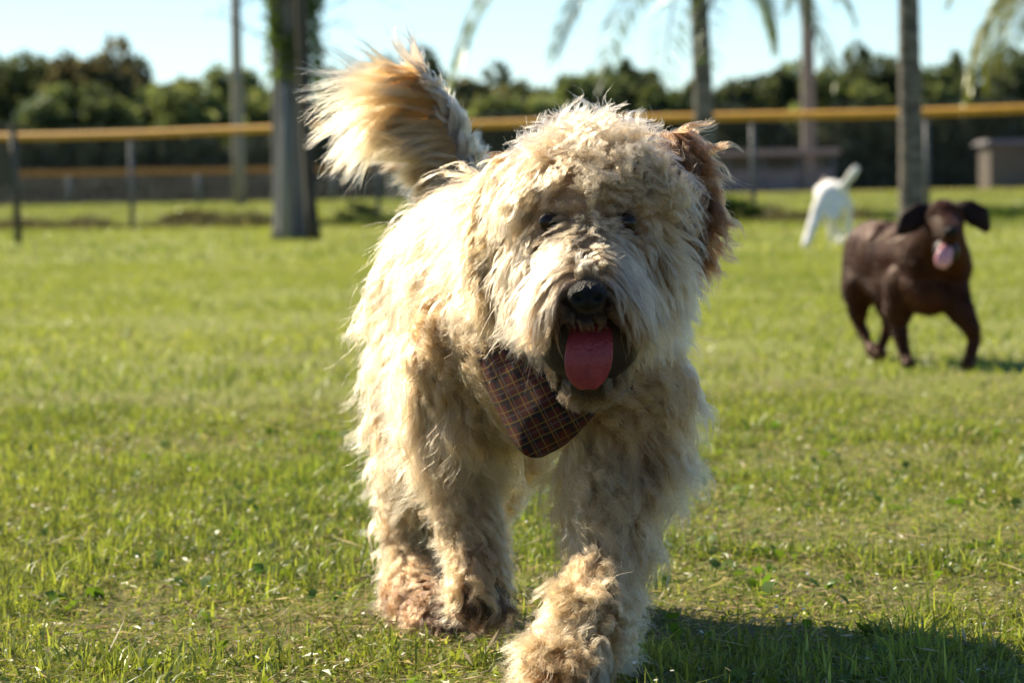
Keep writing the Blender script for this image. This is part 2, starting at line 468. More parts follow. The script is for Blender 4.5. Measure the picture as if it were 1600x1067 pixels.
# ------------------------------------------------------------------ trees
def crown_mesh(name, c, rx, ry, rz, nleaf, size, col, seed, clumps=44):
    """leaf faces clustered in clumps through the crown's volume"""
    r = np.random.default_rng(seed)
    cc = r.normal(0, 1, (clumps, 3)); cc /= np.linalg.norm(cc, axis=1)[:, None]
    cc *= (.35 + .6 * r.random(clumps) ** .6)[:, None]
    cr = .18 + .20 * r.random(clumps)
    cb = .65 + .7 * r.random(clumps)
    k = r.integers(0, clumps, nleaf)
    d = r.normal(0, 1, (nleaf, 3)); d /= np.linalg.norm(d, axis=1)[:, None]
    P = cc[k] + d * (cr[k] * (.55 + .45 * r.random(nleaf)))[:, None]
    P = P * np.array([rx, ry, rz]) + np.array(c)
    P[:, 2] = np.maximum(P[:, 2], .1)
    a = r.normal(0, 1, (nleaf, 3)); a /= np.linalg.norm(a, axis=1)[:, None]
    b = np.cross(a, r.normal(0, 1, (nleaf, 3))); b /= np.linalg.norm(b, axis=1)[:, None]
    s = size * (.6 + .8 * r.random(nleaf))[:, None]
    V = np.stack([P - a * s, P + b * s * .55, P + a * s, P - b * s * .55], 1).reshape(-1, 3)
    F = np.arange(nleaf * 4).reshape(-1, 4)
    C = np.array(col) * (cb[k] * (.75 + .5 * r.random(nleaf)))[:, None]
    C[:, 0] *= 1 + .12 * r.random(nleaf)
    return tris_mesh(name, V, F, np.repeat(C, 4, 0))

def tree(px, top, wpx, Y, col, label, seed, bottom=.12, nleaf=4800, group='trees behind the field', name='tree', cat='tree', leaf=.27):
    base = ground(px, Y); H = at(px, top, Y).z; rx = wpx / 2 * Y / FPX
    root = empty(name, base); tag(root, label, cat, group)
    rr = random.Random(seed)
    z0 = H * bottom; cz = (H + z0) / 2; rz = (H - z0) / 2
    mb = MB()
    top_p = base + Vector((rr.uniform(-.3, .3), 0, H * .62))
    mb.tube([base, base + Vector((rr.uniform(-.15, .15), 0, H * .25)), top_p], [.05 * H * .5, .04 * H * .5, .012 * H], 8)
    for i in range(6):
        a = rr.uniform(0, 6.28); s = base.lerp(top_p, rr.uniform(.35, .9))
        mb.tube([s, s + Vector((math.cos(a) * rx * .35, math.sin(a) * rx * .35, rz * .3)), s + Vector((math.cos(a) * rx * .7, math.sin(a) * rx * .7, rz * .45))], [.012 * H, .009 * H, .003 * H], 5)
    mb.build('trunk', M['bark'], root, True)
    link('crown', crown_mesh('crown', (base.x, base.y, cz), rx * .92, rx * .85, rz * .92, nleaf, leaf, col, seed), M['leaf'], root)
    return root

DG, MG, LG, OG = (.072, .090, .040), (.10, .127, .048), (.13, .158, .056), (.115, .12, .05)
TREES = [  # px, top, width, distance, colour, what singles it out
    (-60, 95, 200, 190, MG, 'green tree cut by the left edge of the picture'),
    (38, 76, 150, 185, DG, 'dark round tree left of the tallest dome shaped tree'),
    (166, 50, 135, 176, (.098, .094, .046), 'tall dome shaped olive brown tree at the left'),
    (212, 84, 70, 180, DG, 'small dark tree tucked against the right of the olive dome tree'),
    (105, 128, 160, 168, MG, 'lower green tree in front of the olive dome tree'),
    (285, 122, 150, 172, LG, 'pale green tree between the olive dome tree and the slim pole'),
    (352, 98, 110, 185, MG, 'rounded green tree behind the slim wooden pole'),
    (420, 125, 120, 178, LG, 'pale green tree behind the vine covered trunk'),
    (530, 108, 150, 182, MG, 'green tree behind the plume of the shaggy tail'),
    (645, 78, 170, 186, DG, 'dark tree just right of the shaggy tail tip'),
    (722, 106, 120, 180, OG, 'olive tree between the tail and the head of the shaggy dog'),
    (800, 106, 130, 184, DG, 'dark broad tree above and left of the shaggy head'),
    (790, 150, 190, 168, LG, 'light green lower tree left of the shaggy head'),
    (890, 108, 120, 178, MG, 'green tree straight above the shaggy head'),
    (965, 94, 80, 190, (.060, .080, .035), 'small dark tree top above the right of the shaggy head'),
    (1010, 100, 110, 186, DG, 'dark tree left of the forked palm trunk'),
    (1060, 118, 110, 176, MG, 'green tree right behind the forked palm trunk'),
    (1178, 98, 130, 182, DG, 'dark round tree between the forked palm and the pale palm'),
    (1240, 104, 110, 188, MG, 'green tree behind the pale palm trunk'),
    (1348, 72, 150, 180, DG, 'large dark round tree between the pale palm and the grey palm'),
    (1300, 105, 130, 172, LG, 'lighter green tree in front of the large dark round tree'),
    (1450, 104, 130, 184, MG, 'green tree just right of the grey palm trunk'),
    (1497, 88, 60, 190, (.060, .080, .035), 'narrow dark tree left of the drooping palm frond'),
    (1590, 78, 170, 186, DG, 'dark tree behind the drooping palm at the right edge'),
    (1690, 90, 170, 190, MG, 'green tree at the far right edge of the tree line'),
]
for i, (px, top, w, Y, col, lab) in enumerate(TREES):
    tree(px, top, w * 1.45, Y + 8, col, lab, 100 + i, bottom=.06)
# scrub filling in under the crowns, shade put into its dark leaf colour
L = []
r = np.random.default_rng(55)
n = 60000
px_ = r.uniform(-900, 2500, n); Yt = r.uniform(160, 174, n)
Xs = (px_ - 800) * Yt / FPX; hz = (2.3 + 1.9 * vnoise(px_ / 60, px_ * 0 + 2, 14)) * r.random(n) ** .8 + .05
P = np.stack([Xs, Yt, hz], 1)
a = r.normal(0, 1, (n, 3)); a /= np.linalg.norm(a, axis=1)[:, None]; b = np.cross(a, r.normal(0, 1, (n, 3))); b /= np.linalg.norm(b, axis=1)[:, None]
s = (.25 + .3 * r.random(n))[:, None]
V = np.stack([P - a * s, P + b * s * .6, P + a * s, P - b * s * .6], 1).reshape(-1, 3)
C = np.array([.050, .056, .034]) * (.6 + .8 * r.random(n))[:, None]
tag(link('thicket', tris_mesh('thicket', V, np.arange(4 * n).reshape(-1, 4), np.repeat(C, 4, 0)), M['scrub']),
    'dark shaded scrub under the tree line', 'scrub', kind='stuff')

# vine-covered trunk at left
Y = 34.0; b0 = ground(455, Y)
vt = empty('vine_covered_tree', b0); tag(vt, 'thick fluted grey trunk wrapped in green vines at its top', 'tree')
S = Y / FPX
mb = MB(); zt = at(452, -260, Y).z
zs = [0, .12, .4, .8, 1.3, 1.9, 2.6, zt]
mb.tube([b0 + Vector((-.0 * i, 0, z)) for i, z in enumerate(zs)], [.215, .195, .185, .18, .178, .175, .17, .15], 40, lobes=9, amp=.07)
mb.build('trunk', M['bark'], vt, True)
mb = MB(); q = b0 + Vector((-.03, -.19, 0)); mb.tube([q, q + Vector((0, .01, 1.0)), q + Vector((.0, .03, 1.62))], [.055, .05, .03], 10)
mb.build('bare_stem', M['bark_pale'], vt, True)
mb = MB(); q = ground(489, 33.2); mb.tube([q, q + Vector((-.03, .1, .35)), q + Vector((-.07, .25, 1.1)), q + Vector((-.10, .35, 2.2)), Vector((q.x - .12, q.y + .4, zt))], [.07, .055, .06, .07, .06], 12, lobes=4, amp=.1)
mb.build('second_stem', M['bark_dark'], vt, True)
r = np.random.default_rng(8); n = 9000
z = 1.62 + (zt - 1.62) * r.random(n) ** .8; th = r.random(n) * 6.283; rad = .16 + .10 * r.random(n) ** 2 + .05 * vnoise(th * 2, z * 4, 5)
keep = vnoise(th * 1.6 + 3, z * 2.2, 6) > .24
P = np.stack([b0.x + .06 + np.cos(th) * rad * 1.15, b0.y + np.sin(th) * rad - .02, z], 1)[keep]; n = len(P)
a = r.normal(0, 1, (n, 3)); a /= np.linalg.norm(a, axis=1)[:, None]; b = np.cross(a, r.normal(0, 1, (n, 3))); b /= np.linalg.norm(b, axis=1)[:, None]
s = (.018 + .022 * r.random(n))[:, None]
V = np.stack([P - a * s, P + b * s * .7, P + a * s, P - b * s * .7], 1).reshape(-1, 3)
C = np.array([.09, .13, .028]) * (.5 + .9 * r.random(n))[:, None]
o = link('vine_foliage', tris_mesh('vine', V, np.arange(4 * n).reshape(-1, 4), np.repeat(C, 4, 0)), M['leaf'], vt); o['kind'] = 'stuff'
rr = random.Random(5)
for (z, sx, L_) in ((2.04, -1, .75), (2.42, 1, .8), (2.28, 1, .95), (2.12, 1, .55), (1.72, 1, .42), (2.5, -1, .5), (2.6, 1, 1.0), (1.98, 1, .8)):
    mb = MB(); p0 = b0 + Vector((sx * .15, 0, z)); pts = [p0]; d = Vector((sx, rr.uniform(-.4, .4), rr.uniform(-.1, .3))).normalized()
    for k in range(5):
        d = (d + Vector((0, rr.uniform(-.2, .2), rr.uniform(-.22, .2)))).normalized(); pts.append(pts[-1] + d * L_ / 5)
    mb.tube(pts, [.012, .01, .008, .006, .004, .002], 5)
    for k in range(1, 6):
        for _ in range(3):
            e = Vector((sx * rr.uniform(.2, 1), rr.uniform(-.6, .6), rr.uniform(-.7, .7))).normalized() * rr.uniform(.06, .16)
            mb.tube([pts[k], pts[k] + e], [.0035, .001], 4)
    mb.build('twig', M['bark_dark'], vt)

# slim pole
Y = 117.0; b0 = ground(374, Y)
pl = empty('wooden_pole', b0); tag(pl, 'slim tall grey brown wooden pole beyond the fence', 'pole')
mb = MB(); mb.tube([b0 + Vector((0, 0, z)) for z in (0, 2, 5, 9)], [.235, .22, .2, .17], 14); mb.build('shaft', M['pole'], pl, True)
mb = MB(); q = at(360, 122, Y - .3); mb.box(q, (.6, .2, .14)); mb.box(q + Vector((.3, .1, -.1)), (.2, .3, .08)); mb.build('bracket', M['bark_pale'], pl)

# ------------------------------------------------------------------ palms
def frond_mesh(name, base, az, length, el, droop, col, seed, nl=46, ll=.42, lw=.022):
    rr = np.random.default_rng(seed)
    d = np.array([math.cos(az) * math.cos(el), math.sin(az) * math.cos(el), math.sin(el)])
    p = np.array(base, float); pts = [p.copy()]; K = 26
    for k in range(K):
        d = d + np.array([0, 0, -droop / K * (1 + 1.2 * k / K)]); d /= np.linalg.norm(d)
        p = p + d * length / K; pts.append(p.copy())
    pts = np.array(pts); V, F, C = [], [], []
    def quad(a, b, c_, e, col_):
        i = len(V); V.extend([a, b, c_, e]); F.append([i, i + 1, i + 2, i + 3]); C.extend([col_] * 4)
    side = np.array([-math.sin(az), math.cos(az), 0])
    for k in range(K):                                   # rachis as a thin three-sided stem
        w0, w1 = .022 * (1 - k / K) + .004, .022 * (1 - (k + 1) / K) + .004
        u0 = np.array([0, 0, 1.0]); sc = np.array([.16, .14, .05])
        quad(pts[k] - side * w0, pts[k + 1] - side * w1, pts[k + 1] + u0 * w1, pts[k] + u0 * w0, sc)
        quad(pts[k] + side * w0, pts[k + 1] + side * w1, pts[k + 1] + u0 * w1, pts[k] + u0 * w0, sc)
        quad(pts[k] - side * w0, pts[k + 1] - side * w1, pts[k + 1] + side * w1, pts[k] + side * w0, sc)
    for j in range(nl):
        t = .14 + .86 * j / nl; k = min(int(t * K), K - 1); q = pts[k] + (pts[k + 1] - pts[k]) * (t * K - k)
        tan = pts[k + 1] - pts[k]; tan /= np.linalg.norm(tan)
        for sg in (-1, 1):
            L_ = ll * (.45 + .55 * math.sin(math.pi * min(1, .25 + t * .8))) * (.8 + .4 * rr.random())
            dd = side * sg * .8 + tan * .55 + np.array([0, 0, rr.normal(.15, .25)]); dd /= np.linalg.norm(dd)
            m_ = q + dd * L_ * .5 + np.array([0, 0, -.06 * L_]); e = q + dd * L_ + np.array([0, 0, -.45 * L_])
            wv = np.cross(dd, [0, 0, 1.0]); wv = wv / (np.linalg.norm(wv) + 1e-6) * lw * .5 + np.array([0, 0, rr.normal(0, lw * .3)])
            c = np.array(col) * (.6 + .8 * rr.random())
            quad(q, m_ - wv, e, m_ + wv, c)
    return tris_mesh(name, np.array(V), np.array(F), np.array(C))

def palm(name, px, Y, rpx, crown_z, label, mat, fr_len, nfr, seed, lean=(0, 0), col=(.10, .13, .035), fixed=(), z_fork=None):
    base = ground(px, Y); S_ = Y / FPX; rad = rpx * S_ / 2
    root = empty(name, base); tag(root, label, 'palm')
    mb = MB(); n = 40; pts, rs = [], []
    for i in range(n + 1):
        t = i / n
        pts.append(base + Vector((lean[0] * t * t, lean[1] * t * t, crown_z * t)))
        rs.append(rad * (1.12 - .22 * t + .18 * math.exp(-t * 14)) * (1 + .05 * (i % 2)))
    mb.tube(pts, rs, 14); mb.build('trunk', mat, root, True)
    top = pts[-1]; rr = random.Random(seed)
    for i in range(9):                                   # old leaf bases under the crown
        a = i * 2.4; z = -.05 - .05 * i; m2 = MB(); q = top + Vector((math.cos(a) * rad * .8, math.sin(a) * rad * .8, z))
        m2.tube([q, q + Vector((math.cos(a) * rad * .9, math.sin(a) * rad * .9, .12)), q + Vector((math.cos(a) * rad * 1.3, math.sin(a) * rad * 1.3, .25))], [rad * .35, rad * .28, rad * .12], 5)
        m2.build('leaf_base', M['palm_trunk'], root)
    for i in range(nfr):
        az = i * 2.39996 + rr.uniform(-.2, .2); el = rr.uniform(.25, 1.15)
        link('frond', frond_mesh('frond', top, az, fr_len * rr.uniform(.85, 1.05), el, rr.uniform(1.3, 2.0), col, seed * 50 + i), M['frond'], root)
    for j, (az, L_, el, dr) in enumerate(fixed):
        link('frond', frond_mesh('frond', top, az, L_, el, dr, col, seed * 50 + 40 + j, 60), M['frond'], root)
    return root

palm('palm_tree', 1103, 38, 30, at(1092, -42, 38).z, 'palm with dark trunk that forks into fronds, right behind the shaggy head', M['palm_trunk'], 2.5, 9, 3, (-.06, 0),
     fixed=((math.pi - .05, 4.1, .80, 2.1), (math.pi + .12, 3.9, .70, 1.9), (math.pi + .4, 2.4, .5, 1.6), (.15, 1.5, .5, 2.4)))
palm('palm_tree', 1265, 150, 20, 13.0, 'pale slender palm trunk standing behind the yellow rail', M['palm_pale'], 4.0, 10, 4)
palm('palm_tree', 1424, 39.2, 33, 4.3, 'grey palm trunk rising behind the brown dog', M['palm_trunk'], 2.2, 10, 5, (-.02, 0), fixed=((math.pi - .3, 2.6, .2, 2.2), (0.2, 2.2, .2, 2.4)))
palm('palm_tree', 1668, 44, 34, at(1650, -30, 44).z, 'palm at the right edge with drooping yellow green fronds', M['palm_trunk'], 1.9, 9, 6,
     col=(.17, .18, .045), fixed=((math.pi, 2.25, .25, 2.2), (math.pi - .25, 2.35, .15, 2.0), (math.pi + .25, 2.1, .35, 2.6), (math.pi + .6, 1.8, .0, 1.6)))

# bush at the fence foot
def bush(px, Y, H, W, label, col, seed, n=1800):
    b0 = ground(px, Y); root = empty('bush', b0); tag(root, label, 'bush')
    mb = MB(); rr = random.Random(seed)
    for i in range(7):
        a = rr.uniform(0, 6.28); mb.tube([b0, b0 + Vector((math.cos(a) * W * .15, math.sin(a) * W * .15, H * .4)), b0 + Vector((math.cos(a) * W * .35, math.sin(a) * W * .35, H * .75))], [.012, .008, .003], 5)
    mb.build('stems', M['bark_dark'], root)
    link('foliage', crown_mesh('foliage', (b0.x, b0.y, H * .5), W / 2, W / 2, H / 2, n, .035, col, seed, 18), M['leaf'], root)
bush(1146, 41.6, .34, .62, 'low dark green bush at the fence foot right of the shaggy dog', (.05, .08, .02), 61)
bush(558, 46, .30, .7, 'low weedy bush at the fence foot left of the shaggy rump', (.07, .09, .025), 62, 1200)
bush(300, 47.5, .26, .8, 'low brownish bush at the fence foot left of the vine covered trunk', (.11, .09, .04), 63, 1200)

# post with a board, far left
Y = 35.0; b0 = ground(27, Y)
sp = empty('sign_post', b0); tag(sp, 'dark weathered post with brown board at the left edge', 'sign post')
mb = MB(); q = at(20, 203, Y); mb.tube([b0, b0.lerp(q, .5), q], [.042, .04, .04], 10); mb.tube([q, q + Vector((0, 0, .035))], [.05, .03], 10); mb.build('post', M['post_dark'], sp, True)
mb = MB(); c0, c1, c2, c3 = at(-45, 222, Y + .06), at(37, 222, Y + .06), at(25, 288, Y + .06), at(-30, 288, Y + .06)
t_ = Vector((0, .035, 0)); mb.add([c0, c1, c2, c3, c0 + t_, c1 + t_, c2 + t_, c3 + t_], [(3, 2, 1, 0), (4, 5, 6, 7), (0, 1, 5, 4), (1, 2, 6, 5), (2, 3, 7, 6), (3, 0, 4, 7)])
mb.build('board', M['board'], sp)

# dugout and shed beyond the clay
Y = 150.0; b0 = ground(1185, Y); S = Y / FPX
dg = empty('dugout', b0); tag(dg, 'low grey dugout with pale flat roof seen through the fence', 'dugout')
x0, x1 = ground(1085, Y).x, ground(1302, Y).x; xm, W_ = (x0 + x1) / 2, x1 - x0; H = 1.68
mb = MB(); mb.box((xm, Y + 3, H / 2), (W_, .2, H)); mb.build('back_wall', M['block'], dg)
for i in range(5):
    x = x0 + W_ * i / 4; mb = MB(); mb.tube([(x, Y, 0), (x, Y, H)], .09, 8); mb.build('post', M['steel'], dg, True)
mb = MB(); mb.box((xm, Y + .02, .5), (W_ - .1, .12, 1.0)); mb.build('front_wall', M['block'], dg)
mb = MB(); mb.box((xm, Y + 1.4, H + .13), (W_ + .6, 3.8, .26)); mb.build('roof', M['roofing'], dg)
mb = MB(); mb.box((xm, Y + 2.3, .45), (W_ - .6, .4, .06)); mb.build('bench', M['board'], dg)
Y = 153.0; b0 = ground(1630, Y)
sh = empty('shed', b0); tag(sh, 'tan shed with low roof at the right edge beyond the fence', 'shed')
xa, xb = ground(1548, Y).x, ground(1790, Y).x; xm = (xa + xb) / 2; H = 2.0
mb = MB(); mb.box((xm, Y + 2, H / 2), (xb - xa, 4, H)); mb.build('wall', M['tan_wall'], sh)
mb = MB(); mb.box((xm, Y + 2, H + .12), (xb - xa + .6, 4.6, .22), taper=.93); mb.build('roof', M['block'], sh)
mb = MB(); mb.box((xm - 1.2, Y - .03, .9), (.9, .06, 1.8)); mb.build('door', M['board'], sh)
# ------------------------------------------------------------------ dog building
def blob_body(name, chains, voxel, smooth, mat, parent, ell=(), fat=1.0):
    """chains of (px, py, Y, radius) joints -> one continuous skin"""
    bm = bmesh.new()
    for ch in chains:
        pts = [(at(a, b, c), r_ * fat) for a, b, c, r_ in ch]
        if len(pts) == 1:
            bmesh.ops.create_icosphere(bm, subdivisions=3, radius=pts[0][1], matrix=Matrix.Translation(pts[0][0]))
        for (p, r0), (q, r1) in zip(pts, pts[1:]):
            n = max(2, int((q - p).length / (min(r0, r1) * .35)))
            for i in range(n + 1):
                t = i / n; t2 = t * t * (3 - 2 * t)
                bmesh.ops.create_icosphere(bm, subdivisions=2, radius=r0 + (r1 - r0) * t2, matrix=Matrix.Translation(p.lerp(q, t)))
    for c, sc, rot in ell:
        bmesh.ops.create_icosphere(bm, subdivisions=3, radius=1.0, matrix=Matrix.Translation(c) @ rot.to_4x4() @ Matrix.Diagonal((*sc, 1)))
    me = bpy.data.meshes.new(name); bm.to_mesh(me); bm.free()
    tmp = bpy.data.objects.new('tmp_body', me); COL.objects.link(tmp)
    md = tmp.modifiers.new('r', 'REMESH'); md.mode = 'VOXEL'; md.voxel_size = voxel; md.use_smooth_shade = True
    sm = tmp.modifiers.new('s', 'SMOOTH'); sm.factor = .6; sm.iterations = smooth
    dg_ = bpy.context.evaluated_depsgraph_get()
    out = bpy.data.meshes.new_from_object(tmp.evaluated_get(dg_))
    bpy.data.objects.remove(tmp); out.name = name
    return link(name, out, mat, parent, True)

def mesh_arrays(me):
    V = np.empty(len(me.vertices) * 3, np.float32); me.vertices.foreach_get('co', V); V = V.reshape(-1, 3)
    me.calc_loop_triangles()
    T = np.empty(len(me.loop_triangles) * 3, np.int32); me.loop_triangles.foreach_get('vertices', T)
    return V, T.reshape(-1, 3)

def sample_surface(me, n, r):
    V, T = mesh_arrays(me); N = np.empty(len(me.vertices) * 3, np.float32); me.vertices.foreach_get('normal', N); N = N.reshape(-1, 3)
    A = np.linalg.norm(np.cross(V[T[:, 1]] - V[T[:, 0]], V[T[:, 2]] - V[T[:, 0]]), axis=1)
    k = r.choice(len(T), n, p=A / A.sum()); u, v = r.random(n), r.random(n); f = u + v > 1; u[f], v[f] = 1 - u[f], 1 - v[f]
    w = np.stack([1 - u - v, u, v], 1)
    P = (V[T[k]] * w[:, :, None]).sum(1); Nn = (N[T[k]] * w[:, :, None]).sum(1)
    return P, Nn / np.linalg.norm(Nn, axis=1)[:, None]

def flow_noise(P, wl, seed, dim=3):
    """smooth random field over space: neighbours get like values"""
    r = np.random.default_rng(seed); out = np.zeros((len(P), dim))
    for j in range(dim):
        for _ in range(6):
            k = r.normal(0, 1, 3); k *= 6.283 / (wl * (.6 + .9 * r.random())) / np.linalg.norm(k)
            out[:, j] += np.sin(P @ k + r.random() * 6.283)
    return out / math.sqrt(3.0)

def unit(a): return a / (np.linalg.norm(a, axis=-1, keepdims=True) + 1e-9)

def fur(name, parent, mat, P, N, D, Ln, grav, curl, wave, lockr, rootc, tipc, nchild, seed, clump=.82, bvh=None, K=11, rad=.00030, frizz=.10, stray=.05):
    """locks of hair: P roots, N normals, D first direction, all (n,3); per-lock length, sag, curl size, wave count, lock radius, colours"""
    r = np.random.default_rng(seed); n = len(P)
    G = np.zeros((n, K, 3)); d = unit(D).copy(); p = P.copy(); seg = (Ln / (K - 1))[:, None]
    wob = flow_noise(P, .05, seed + 5) * .8 + r.normal(0, .5, (n, 3))
    for k in range(K):
        G[:, k] = p
        d = unit(d + np.array([0, 0, -1.0]) * grav[:, None] * (2.2 / K) + wob * (.13 / K ** .5) + r.normal(0, .025, (n, 3)))
        p = p + d * seg
        if bvh is not None and k > 0:
            for i in range(n):
                co, no, ix, ds = bvh.find_nearest(p[i], .05)
                if co is not None:
                    v = p[i] - np.array(co); s = float(np.dot(v, no)); mn = .004 + .0012 * k
                    if s < mn: p[i] = p[i] + np.array(no) * (mn - s)
    # waves and ringlets
    s = np.linspace(0, 1, K)
    ax = unit(np.cross(D, np.array([.25, -.9, .35]) + r.normal(0, .35, (n, 3)))); ay = unit(np.cross(D, ax)); ph = flow_noise(P, .06, seed + 9, 1)[:, 0] * 2.6 + r.normal(0, .9, n)
    amp = curl[:, None] * s[None] ** .8; arg = ph[:, None] + wave[:, None] * 6.283 * s[None]
    G = G + ax[:, None] * (amp * np.sin(arg))[:, :, None] + ay[:, None] * (amp * .8 * (np.cos(arg) - np.cos(ph)[:, None]))[:, :, None]
    # strands
    t1 = unit(np.cross(N, np.array([.3, .5, .81]))); t2 = np.cross(N, t1)
    m = n * nchild; gi = np.repeat(np.arange(n), nchild)
    a = r.random(m) * 6.283; rr_ = np.sqrt(r.random(m)) * lockr[gi]
    off = t1[gi] * (np.cos(a) * rr_)[:, None] + t2[gi] * (np.sin(a) * rr_)[:, None]
    lf = np.clip(.55 + .5 * r.random(m), 0, 1.0)
    st = r.random(m) < stray; lf[st] *= 1.0
    sk = lf[:, None] * s[None] * (K - 1); k0 = np.minimum(sk.astype(int), K - 2); fr = (sk - k0)[:, :, None]
    S_ = G[gi[:, None], k0] * (1 - fr) + G[gi[:, None], k0 + 1] * fr
    cl = np.where(st, .1, clump * (.75 + .35 * r.random(m)))
    S_ = S_ + off[:, None] * (1 - np.clip(cl, 0, .97)[:, None] * s[None] ** .6)[:, :, None]
    fz = frizz * Ln[gi]
    a2 = r.random((m, 2)) * 6.283; fq = 1.0 + 2.0 * r.random(m)
    S_ = S_ + t1[gi][:, None] * (fz[:, None] * .35 * s[None] * np.sin(a2[:, :1] + fq[:, None] * 6.283 * s[None]))[:, :, None] \
            + t2[gi][:, None] * (fz[:, None] * .35 * s[None] * np.sin(a2[:, 1:] + fq[:, None] * 5.0 * s[None]))[:, :, None]
    S_[st] = S_[st] + (r.normal(0, 1, (st.sum(), 1, 3)) * (Ln[gi][st] * .16)[:, None, None]) * (s[None, :, None] ** 1.5)
    cd = bpy.data.hair_curves.new(name); cd.add_curves([K] * m)
    cd.points.foreach_set('position', S_.astype(np.float32).ravel())
    ra = cd.attributes.get('radius') or cd.attributes.new('radius', 'FLOAT', 'POINT')
    rv = (rad * (.7 + .6 * r.random(m)))[:, None] * (1 - .8 * s[None] ** 2)
    ra.data.foreach_set('value', rv.astype(np.float32).ravel())
    for an, cc in (('root_col', rootc), ('tip_col', tipc)):
        at_ = cd.attributes.new(an, 'FLOAT_COLOR', 'CURVE'); c = np.ones((m, 4), np.float32)
        c[:, :3] = np.clip(cc[gi] * (.85 + .3 * r.random((m, 1))), .005, .93); at_.data.foreach_set('color', c.ravel())
    cd.materials.append(mat)
    o = bpy.data.objects.new(name, cd); COL.objects.link(o)
    o.parent = parent; o.location = -Vector(parent.location)
    return o

M['hair'] = hair_mat('dog_hair')
M['skin'] = noise_mat('dog_skin', (.16, .10, .06), (.24, .16, .10), 30, .9)
M['nose'] = noise_mat('wet_nose', (.005, .005, .005), (.012, .011, .011), 160, .5, .5, spec=.16, bscale=500)
M['eye'] = noise_mat('dark_eye', (.008, .004, .002), (.022, .011, .005), 40, .25, spec=.22)
M['mouth'] = noise_mat('dark_mouth', (.008, .006, .006), (.03, .017, .016), 40, .5)
M['tongue'] = noise_mat('tongue', (.165, .020, .030), (.235, .036, .046), 60, .42, .25, (1, 1, .6), bscale=420)

def plaid_mat():
    m, n, l, p = mat_new('plaid_cloth')
    uv = n.new('ShaderNodeUVMap'); sp = n.new('ShaderNodeSeparateXYZ'); l.new(uv.outputs[0], sp.inputs[0])
    def stripe(out, freq, phase, width):
        a = n.new('ShaderNodeMath'); a.operation = 'MULTIPLY_ADD'; a.inputs[1].default_value = freq; a.inputs[2].default_value = phase; l.new(out, a.inputs[0])
        f = n.new('ShaderNodeMath'); f.operation = 'FRACT'; l.new(a.outputs[0], f.inputs[0])
        c = n.new('ShaderNodeMath'); c.operation = 'LESS_THAN'; c.inputs[1].default_value = width; l.new(f.outputs[0], c.inputs[0]); return c.outputs[0]
    col = None
    base = (.050, .012, .009, 1)
    for i, (ax, fq, ph, w, c) in enumerate(((0, 7, .0, .18, (.016, .010, .010, 1)), (1, 7, .2, .18, (.016, .010, .010, 1)),
                                       (0, 14, .5, .09, (.11, .068, .014, 1)), (1, 14, .1, .09, (.11, .068, .014, 1)),
                                       (0, 7, .62, .05, (.06, .045, .036, 1)), (1, 7, .78, .05, (.06, .045, .036, 1)))):
        mx = n.new('ShaderNodeMix'); mx.data_type = 'RGBA'
        l.new(stripe(sp.outputs[ax], fq, ph, w), mx.inputs[0])
        if col is None: mx.inputs[6].default_value = base
        else: l.new(col, mx.inputs[6])
        mx.inputs[7].default_value = c; col = mx.outputs[2]
    l.new(col, p.inputs['Base Color']); p.inputs['Roughness'].default_value = .85; p.inputs['Specular IOR Level'].default_value = .1
    return m
M['plaid'] = plaid_mat()

# ------------------------------------------------------------------ shaggy dog
dog = empty('dog', ground(830, 3.62))
tag(dog, 'shaggy wheaten dog with long curly coat and plaid bandana trotting at the camera', 'dog')
TRUNK = [[(850, 490, 3.60, .095), (850, 535, 3.58, .086), (800, 530, 3.74, .094), (760, 495, 3.90, .086), (722, 452, 4.04, .074)],
         [(860, 420, 3.62, .08), (795, 400, 3.78, .082), (728, 388, 4.04, .068)],
         [(838, 575, 3.64, .062), (785, 565, 3.8, .070), (720, 530, 3.98, .068)]]
NECK = [(860, 470, 3.60, .085), (900, 390, 3.52, .075)]
HEAD = [[(925, 348, 3.50, .072), (925, 345, 3.47, .071)], [(900, 400, 3.46, .060), (948, 402, 3.46, .060)], [(922, 318, 3.49, .062)]]
MUZ = [(922, 400, 3.43, .052), (919, 448, 3.36, .041), (918, 463, 3.325, .028)]
JAW = [(922, 500, 3.46, .042), (922, 562, 3.41, .034), (921, 574, 3.392, .028)]
LEGF = [(958, 520, 3.58, .064), (972, 640, 3.57, .052), (966, 730, 3.56, .038), (944, 890, 3.48, .025), (914, 975, 3.41, .028), (894, 1034, 3.36, .028), (886, 1052, 3.33, .025)]
LEGL = [(738, 520, 3.64, .060), (726, 630, 3.66, .047), (724, 715, 3.68, .032), (740, 850, 3.63, .021), (748, 905, 3.605, .025), (750, 925, 3.60, .022)]
HINDR = [(682, 430, 4.0, .062), (672, 560, 3.96, .054), (662, 660, 3.94, .042), (648, 760, 4.0, .030), (636, 855, 4.03, .022), (655, 940, 3.92, .023), (686, 980, 3.84, .026), (708, 990, 3.81, .021)]
HINDL = [(745, 450, 4.05, .064), (785, 600, 4.02, .054), (806, 672, 4.0, .038), (780, 745, 4.15, .026), (762, 790, 4.25, .021), (756, 885, 4.22, .019), (752, 908, 4.18, .021)]
TAIL = [(722, 320, 4.06, .026), (712, 260, 4.09, .019), (692, 195, 4.11, .015), (674, 150, 4.12, .013), (654, 122, 4.12, .010), (632, 116, 4.12, .007)]
regions = [('trunk', c) for c in TRUNK] + [('neck', NECK)] + [('head', c) for c in HEAD] + [('muzzle', MUZ), ('jaw', JAW), ('leg_f', LEGF), ('leg_l', LEGL), ('hind_r', HINDR), ('hind_l', HINDL), ('tail', TAIL)]
body = blob_body('body', [c for _, c in regions], .0065, 7, M['skin'], dog)
